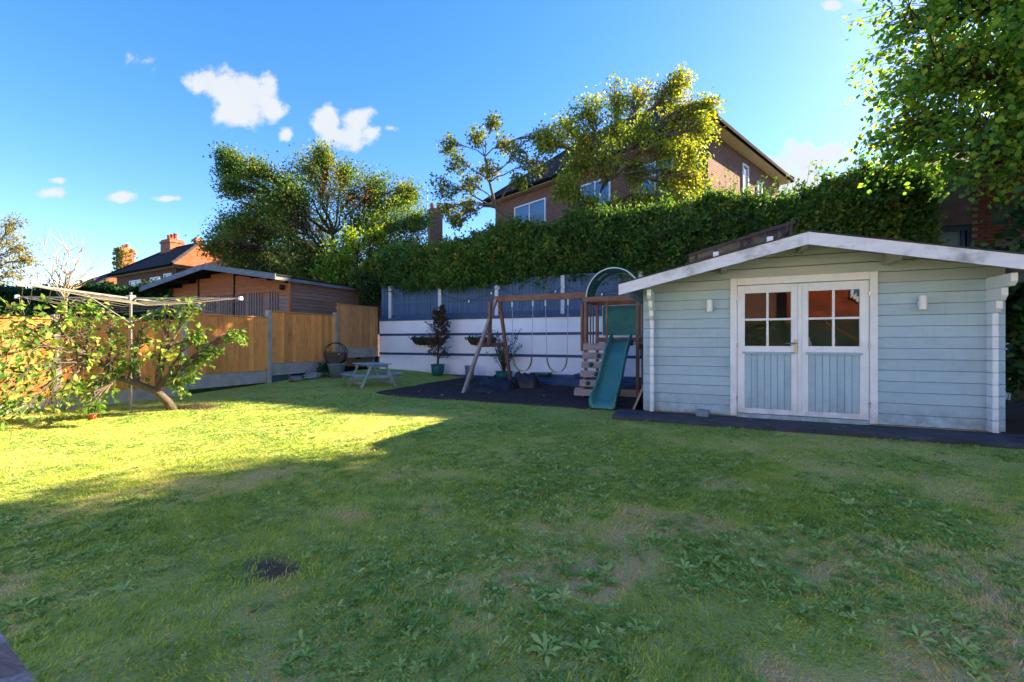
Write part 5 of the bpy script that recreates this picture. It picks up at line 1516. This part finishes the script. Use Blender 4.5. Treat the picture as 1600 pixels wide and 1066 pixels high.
def left_plants():
    P = lambda px, py, d: tuple(c2w(px, d) + Vector((0, 0, EYE + (533 - py) / 684.0 * d)))
    b = c2w(-20, 22); base = (b.x, b.y, .12)
    cl = [(P(px, py, 22 + rng.uniform(-.6, .6)), r, 2) for px, py, r in ((-15, 360, 1.1), (15, 365, .9), (35, 385, .75), (10, 400, 1.1), (-20, 410, 1.2), (30, 420, .9), (48, 400, .5), (20, 345, .6), (-50, 380, 1.3), (5, 435, 1.0))]
    tree('pale_tree', 'airy yellowish tree at the far edge beyond the washing line', base, [base, (b.x, b.y, 2.5), (b.x, b.y, 4)], .14, cl, 30, 9, LEAF_Q, (.10, .18), MT['f_willow'], MT['bark_grey'], droop=.2, jit=.08, aspect=.7)
    # bare pale stems
    b = c2w(102, 11.5); base = (b.x, b.y, .12)
    t = thing('bare_shrub', 'leafless shrub with fanned pale yellow stems beyond the fence', 'shrub', base)
    for px, py in ((60, 372, ), (80, 365), (92, 375), (112, 362), (128, 370), (140, 385), (55, 405), (150, 415), (45, 430), (70, 430), (135, 430), (155, 432), (100, 385), (75, 395)):
        q = P(px, py, 11.5 + rng.uniform(-.4, .4)); s0 = P(102 + rng.uniform(-3, 3), 470, 11.5)
        g = G(); br = bez(s0, q, .12, 6, .05)
        g.tube(br, [.022, .018, .014, .011, .009, .006, .003], 5, False)
        for k in range(5):
            i = rng.integers(2, 6); p = br[i]; e = p + Vector((rng.normal(0, .22), rng.normal(0, .22), rng.uniform(.2, .55)))
            g.tube([p, p.lerp(e, .5) + Vector((0, 0, .03)), e], [.008, .005, .002], 4, False)
        g.build('stem', MT['bark_pale'], t)
    G().tube([base, P(102, 470, 11.5)], [.05, .035], 7).build('trunk', MT['bark_pale'], t)
left_plants()

def hedge_run(name, label, a, b, depth, z0, ztop, n, fol, lsize, bulge=.3, seed=0, front=1, shoots=0, drape=0.0, sprigs=0, rag=.34):
    """leafy hedge from a to b (xy), face on the left-hand side turned to the viewer"""
    a = np.array(a, float); b = np.array(b, float); L = np.linalg.norm(b - a); d = (b - a) / L
    nrm = np.array([d[1], -d[0]])          # towards the viewer
    t = thing(name, label, 'hedge', (float((a + b)[0] / 2), float((a + b)[1] / 2), z0))
    def top(s): return np.interp(s, [q[0] for q in ztop], [q[1] for q in ztop]) + (fbm(s * 1.7, s * 0 + .3, seed + 3, 3) - .5) * rag
    # dark filler core, added so that no light shows through the middle
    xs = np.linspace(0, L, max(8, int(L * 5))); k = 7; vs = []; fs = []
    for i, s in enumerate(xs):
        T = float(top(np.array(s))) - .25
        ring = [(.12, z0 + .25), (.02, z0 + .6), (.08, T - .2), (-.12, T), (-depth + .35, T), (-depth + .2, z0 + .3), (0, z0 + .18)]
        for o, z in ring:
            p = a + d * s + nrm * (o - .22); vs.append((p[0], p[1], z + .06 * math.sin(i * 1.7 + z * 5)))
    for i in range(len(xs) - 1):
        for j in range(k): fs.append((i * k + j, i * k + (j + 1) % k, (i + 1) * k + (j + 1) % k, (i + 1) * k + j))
    G().add(vs, fs).build('filler_core', MT['hedge_core'], t)
    nf = int(n * .66); nt_ = n - nf
    s = rng.uniform(-.1, L + .1, nf); u = rng.random(nf) ** .9; T = top(s)
    zl = z0 + (fbm(s * 1.3, s * 0, seed + 9, 3) - .5) * .35 * (drape + .3)
    z = zl + (T - zl) * u
    bl = (fbm(s * 1.1, z * 1.1, seed, 3) - .5) * 2 * bulge + (fbm(s * 3.6, z * 3.6, seed + 5, 2) - .5) * bulge
    rnd = np.clip((u - .75) / .25, 0, 1) ** 2 * .35
    o = bl - rnd - rng.random(nf) ** 2 * .3
    p1 = np.concatenate([a + d * s[:, None] + nrm * o[:, None], z[:, None]], 1)
    n1 = np.concatenate([np.repeat(nrm[None], nf, 0), np.full((nf, 1), .45)], 1) + rdir(nf) * .75
    s2 = rng.uniform(-.1, L + .1, nt_); w = rng.random(nt_); T2 = top(s2)
    q = a + d * s2[:, None] - nrm * ((w * depth)[:, None] - .1)
    z2 = T2 + (fbm(s2 * 2.4, w * 3, seed + 7, 3) - .5) * .35 + rng.random(nt_) ** 3 * .16 - .06
    p2 = np.concatenate([q, z2[:, None]], 1); n2 = np.tile([0, 0, 1.0], (nt_, 1)) + rdir(nt_) * .8
    pos = np.concatenate([p1, p2]); nn = np.concatenate([n1, n2]); N_ = len(pos)
    ax = rdir(N_) + np.array([nrm[0] * .3, nrm[1] * .3, -.05])
    if shoots:
        g = G(); extra = []; ed = []
        for k_ in range(shoots):
            s_ = rng.uniform(.45 * L, L * .98); w_ = rng.uniform(.1, .9); tz = float(top(np.array(s_))); h = rng.uniform(.25, .75)
            p = a + d * s_ - nrm * w_ * depth * .6; lean = rng.normal(0, .1, 2)
            g.tube([(p[0], p[1], tz - .1), (p[0] + lean[0], p[1] + lean[1], tz + h)], [.006, .002], 4, False)
            for v in np.linspace(.1, 1, 9): extra.append((p[0] + lean[0] * v, p[1] + lean[1] * v, tz - .1 + (h + .1) * v)); ed.append((lean[0], lean[1], .5))
        tag(g.build('shoots', MT['bark'], t), kind='stuff')
        extra = np.array(extra) + rng.normal(0, .02, (len(extra), 3))
        pos = np.concatenate([pos, extra]); ax = np.concatenate([ax, np.array(ed) + rdir(len(ed)) * .7]); nn = np.concatenate([nn, rdir(len(ed))]); N_ = len(pos)
    if sprigs:
        s3 = rng.uniform(0, L, sprigs); u3 = rng.random(sprigs) * 1.06; T3 = top(s3); z3 = z0 + (T3 - z0) * u3
        b3 = (fbm(s3 * 1.1, z3 * 1.1, seed, 3) - .5) * 2 * bulge + (fbm(s3 * 3.6, z3 * 3.6, seed + 5, 2) - .5) * bulge - np.clip((u3 - .75) / .25, 0, 1) ** 2 * .35
        c3 = np.concatenate([a + d * s3[:, None] + nrm * b3[:, None], z3[:, None]], 1)
        d3 = np.concatenate([np.repeat(nrm[None], sprigs, 0) * .8, np.full((sprigs, 1), .15)], 1) + rdir(sprigs) * .75; d3 /= np.linalg.norm(d3, axis=1, keepdims=True)
        K3 = 16; f3 = np.tile(np.linspace(-.2, 1, K3), sprigs); l3 = np.repeat(rng.uniform(.14, .38, sprigs), K3)
        p3 = np.repeat(c3, K3, 0) + np.repeat(d3, K3, 0) * (f3 * l3)[:, None] + rng.normal(0, .02, (sprigs * K3, 3))
        pos = np.concatenate([pos, p3]); ax = np.concatenate([ax, np.repeat(d3, K3, 0) * .6 + rdir(len(p3)) * .8]); nn = np.concatenate([nn, rdir(len(p3)) + np.array([nrm[0] * .4, nrm[1] * .4, .5])]); N_ = len(pos)
        spt = np.repeat(rng.random(sprigs) ** 1.5 * .8, K3)
    tint = np.clip(rng.random(N_) * .75, 0, 1)
    if sprigs: tint[-len(spt):] = np.clip(spt + rng.normal(0, .1, len(spt)), 0, 1)
    f = scatter('foliage', *LEAF_Q, pos, frames(ax, nn), rng.uniform(*lsize, N_), tint, fol, t); tag(f, kind='stuff')
    return t
MT['hedge_core'] = mat('hedge_core_dark', '#1f2414', '#171a0f', 12, rough=1, bump=1, bscale=20)
hedge_run('garden_hedge', 'long thick dark green hedge rising above the navy fence', (-9.75, 11.5), (4.15, 11.5), 1.5, 2.80, [(0, 4.05), (3, 4.25), (5, 4.4), (8, 4.5), (11, 4.55), (13.5, 4.55), (15.2, 4.6)], 62000, MT['f_hedge'], (.06, .11), .34, 3, shoots=60, drape=1.0, sprigs=6000, rag=.75)
hedge_run('patio_hedge', 'low dark hedge in front of the house behind the viewer', (9.0, -6.0), (-5.0, -6.0), .6, .0, [(0, 1.75), (5, 1.9), (14, 1.7)], 9000, MT['f_dark'], (.09, .16), .15, 12)
p0 = c2w(-60, 15.5); p1 = c2w(262, 15.2)
hedge_run('boundary_hedge', 'dark clipped hedge between the washing line and far houses', (p0.x, p0.y), (p1.x, p1.y), 1.3, .12, [(0, 2.9), (4, 3.0), (9, 3.15)], 24000, MT['f_dark'], (.09, .15), .25, 8)
def shrubs():
    P = lambda px, py, d: tuple(c2w(px, d) + Vector((0, 0, EYE + (533 - py) / 684.0 * d)))
    b = c2w(560, 15.8); base = (b.x, b.y, .5)
    cl = [(P(px, py, 15.6 + rng.uniform(-.4, .5)), r, 1) for px, py, r in ((520, 395, .55), (560, 385, .6), (600, 390, .6), (545, 365, .35), (535, 415, .6), (580, 415, .7), (620, 410, .6), (590, 370, .35), (640, 395, .5), (505, 425, .5), (560, 435, .7), (525, 440, .6), (600, 440, .6))]
    tree('bright_shrub', 'bright lime green shrub between the cabin roof and the hedge', base, [base, (b.x, b.y, 2.2)], .09, cl, 34, 10, LEAF_Q, (.09, .16), MT['f_bright'], MT['bark'], cat='shrub', jit=.06)
    b = c2w(588, 14.9); base = (b.x, b.y, .12)
    cl = [(P(px, py, 14.7 + rng.uniform(-.2, .4)), r, 1) for px, py, r in ((590, 440, .5), (575, 455, .35), (588, 465, .3), (560, 432, .4), (605, 425, .5), (570, 478, .2))]
    tree('corner_bush', 'dark drooping bush filling the corner between cabin and navy fence', base, [base, (b.x, b.y, 1.8)], .06, cl, 34, 10, LEAF_Q, (.07, .13), MT['f_dark'], MT['bark'], cat='bush', jit=.05)
    base = (4.1, 8.3, 0)
    cl = [((4.05 + dx, 8.0 + dy, z), r, 1) for dx, dy, z, r in ((-.55, -.2, .8, .45), (-.5, .1, 1.5, .5), (-.45, .0, 2.1, .45), (0, -.5, .6, .5), (.2, -.6, 1.4, .6), (.4, -.3, 2.2, .6), (-.6, .8, 1.2, .5), (.8, -.6, .9, .6), (0, 0, 2.8, .5), (.9, -.5, 1.8, .6))]
    tree('side_shrub', 'dark evergreen shrub in the narrow gap beside the shed', base, [base, (4.3, 8.5, 1.3)], .07, cl, 60, 10, LEAF_O, (.08, .15), MT['f_dark'], MT['bark'], cat='shrub', jit=.07)
shrubs()

# ------------------------------------------------------------------ grass and weeds
def grass():
    def region(n, y0, y1, dmin, dmax):
        """random points in the camera's ground fan between two distances, even density"""
        D = np.sqrt(rng.uniform(dmin ** 2, dmax ** 2, n)); th = rng.uniform(-1.0, 1.0, n) * R(56)
        a = th + R(-YAW)
        x = D * np.sin(a); y = D * np.cos(a)
        ok = (x > -9.85) & (x < 6) & (y < 11.3) & (y > -1)
        ok &= ~((y > 7.28 + (vnoise(x * 2.1, x * 0, 5) - .5) * .16) & (x > -6.45)) & ~((x > -1.32) & (y > 6.44))
        return x[ok], y[ok]
    def blades(n, dmin, dmax, w, h, seg, name, label):
        x, y = region(n, 0, 0, dmin, dmax)
        so = soil_amt(x, y); dr = dry_amt(x, y)
        lush = fbm(x * .9 + 7, y * .9, 41, 3)
        Dd = np.hypot(x, y); fade = np.clip((6.3 - Dd) / 2.8, 0, 1) if seg == 2 else np.clip((Dd - 2.6) / 2.8, 0, 1)
        keep = (rng.random(len(x)) > np.clip(so * 1.05, 0, .88)) & (rng.random(len(x)) < fade); x, y, dr, lush = x[keep], y[keep], dr[keep], lush[keep]
        n = len(x)
        z = gz(x, y) + (fbm(x * .8, y * .8, 3) - .5) * .03
        az = rng.uniform(0, 2 * math.pi, n) * .5 + fbm(x * 2.5, y * 2.5, 61, 2) * 9
        lean = rng.uniform(.4, 1.45, n)
        a = np.stack([np.cos(az) * np.sin(lean), np.sin(az) * np.sin(lean), np.cos(lean)], 1)
        nn = rdir(n) + np.stack([np.cos(az) * -.6, np.sin(az) * -.6, np.full(n, .4)], 1)
        Hh = rng.uniform(h[0], h[1], n) * (.45 + .6 * lush + .7 * fbm(x * 5.5, y * 5.5, 33, 2)) * (1 - .25 * dr)
        Ww = rng.uniform(w[0], w[1], n)
        tint = np.clip(.34 * rng.random(n) + .16 * (1 - lush) - .06 + (fbm(x * 13, y * 13, 91, 2) - .5) * .5 + dr * (.35 + .5 * rng.random(n)) + (rng.random(n) < .06) * .5, 0, 1)
        tpl = ([(-.5, 0, 0), (.5, 0, 0), (.36, .55, .10), (-.36, .55, .10), (0, 1, -.06)], [(0, 1, 2, 3), (3, 2, 4)]) if seg == 2 else ([(-.5, 0, 0), (.5, 0, 0), (0, 1, 0)], [(0, 1, 2)])
        o = scatter(name, *tpl, np.stack([x, y, z - .004], 1), frames(a, nn), np.stack([Ww, Hh, Hh], 1), tint, MT['grass'])
        tag(o, label, 'grass', kind='stuff')
    blades(380000, 1.3, 6.3, (.0035, .006), (.014, .038), 2, 'near_grass', 'blades of short lawn grass close to the viewer')
    blades(350000, 2.6, 13.5, (.006, .012), (.016, .034), 1, 'far_grass', 'blades of short lawn grass across the far lawn')
    # rosette weeds
    x, y = region(46000, 0, 0, 1.35, 10.0)
    den = fbm(x * 1.7 + 2, y * 1.7, 71, 3) + (fbm(x * .5, y * .5, 77, 2) - .5) * .25; D = np.hypot(x, y)
    keep = (rng.random(len(x)) < np.clip((den - .42) * 4.5, 0.04, .95)) & (soil_amt(x, y) < .4) & (rng.random(len(x)) < np.clip(1.3 - D / 17, .3, 1))
    x, y = x[keep], y[keep]
    P_ = []; A_ = []; N_ = []; S_ = []; T_ = []
    for xi, yi in zip(x, y):
        k = rng.integers(6, 12); s = rng.uniform(.018, .042) * (1.6 if rng.random() < (.14 if xi * .9 + yi * .4 > 0 and math.hypot(xi, yi) < 4.5 else .06) else 1); t0 = rng.random(); a0 = rng.uniform(0, 6.28); z = float(gz(xi, yi)) + rng.uniform(-.004, .008)
        for j in range(k):
            a = a0 + 6.283 * j / k + rng.normal(0, .25); e = rng.uniform(.1, .6)
            d = (math.cos(a) * math.cos(e), math.sin(a) * math.cos(e), math.sin(e))
            P_.append((xi, yi, z)); A_.append(d); N_.append((-math.cos(a) * math.sin(e) * .6, -math.sin(a) * math.sin(e) * .6, 1)); S_.append(s * rng.uniform(.7, 1.2)); T_.append(np.clip(t0 + rng.normal(0, .12), 0, 1))
    tpl = ([(0, 0, 0), (.065, .25, .05), (.13, .60, .09), (.03, 1, -.08), (-.125, .66, .07), (-.06, .25, .05)], [(0, 1, 5), (1, 2, 4, 5), (2, 3, 4)])
    P_ = np.array(P_); n = len(P_)
    S_ = np.array(S_)
    o = scatter('lawn_weeds', *tpl, P_, frames(np.array(A_) + rdir(n) * .12, np.array(N_) + rdir(n) * .45), np.stack([S_ * 1.1, S_, S_], 1), np.array(T_), MT['weed'])
    tag(o, 'low rosettes of dandelion and plantain leaves all over the lawn', 'weeds', kind='stuff')
grass()

def fallen_leaves():
    me = [G().add([(0, 0, 0), (.018, .02, .006), (.014, .045, .004), (0, .065, .012), (-.016, .042, .01), (-.02, .018, .002)], [(0, 1, 2, 3), (0, 3, 4, 5)]).mesh('fallen_leaf', MT['leaf_yellow'])]
    n = 0
    spots = [(random.uniform(-6.0, -2.0), random.uniform(7.5, 10.4), 'mat') for _ in range(34)] + [(random.uniform(-7, 2.5), random.uniform(2.0, 6.2), 'lawn') for _ in range(16)] + [(random.uniform(-.8, 3.2), random.uniform(6.5, 6.9), 'apron') for _ in range(8)]
    for x, y, w in spots:
        z = float(gz(x, y)) * (.9 if w == 'mat' else 1) + {'mat': .05, 'lawn': .045, 'apron': .07}[w]
        o = link('fallen_leaf', me[0], None, (x, y, z), (random.uniform(-.25, .25), random.uniform(-.25, .25), random.uniform(0, 6.28)))
        s = random.uniform(.6, 1.15); o.scale = (s, s, s)
        tag(o, {'mat': 'small dry yellow leaf fallen on the black play area', 'lawn': 'single dry yellow leaf fallen on the lawn', 'apron': 'small yellow leaf fallen on the black shed apron'}[w], 'leaf',
            {'mat': 'fallen leaves on the play area', 'lawn': 'fallen leaves on the lawn', 'apron': 'fallen leaves on the shed apron'}[w])
fallen_leaves()

def near_rail():
    t = thing('wooden_rail', 'weathered wooden rail end close to the viewer in the bottom corner', 'rail', tuple(c2w(-80, .95) + Vector((0, 0, .2))))
    P = lambda px, py, d: c2w(px, d) + Vector((0, 0, EYE + (533 - py) / 684.0 * d))
    a, b = P(-62, 985, 1.12), P(0, 1105, .80)
    G().beam(a, b, .085, .045).build('rail_board', MT['old_rail'], t)
    m = a.lerp(b, .1); G().beam((m.x, m.y, -.1), (m.x, m.y, m.z - .03), .07, .07).build('post', MT['old_rail'], t)
near_rail()
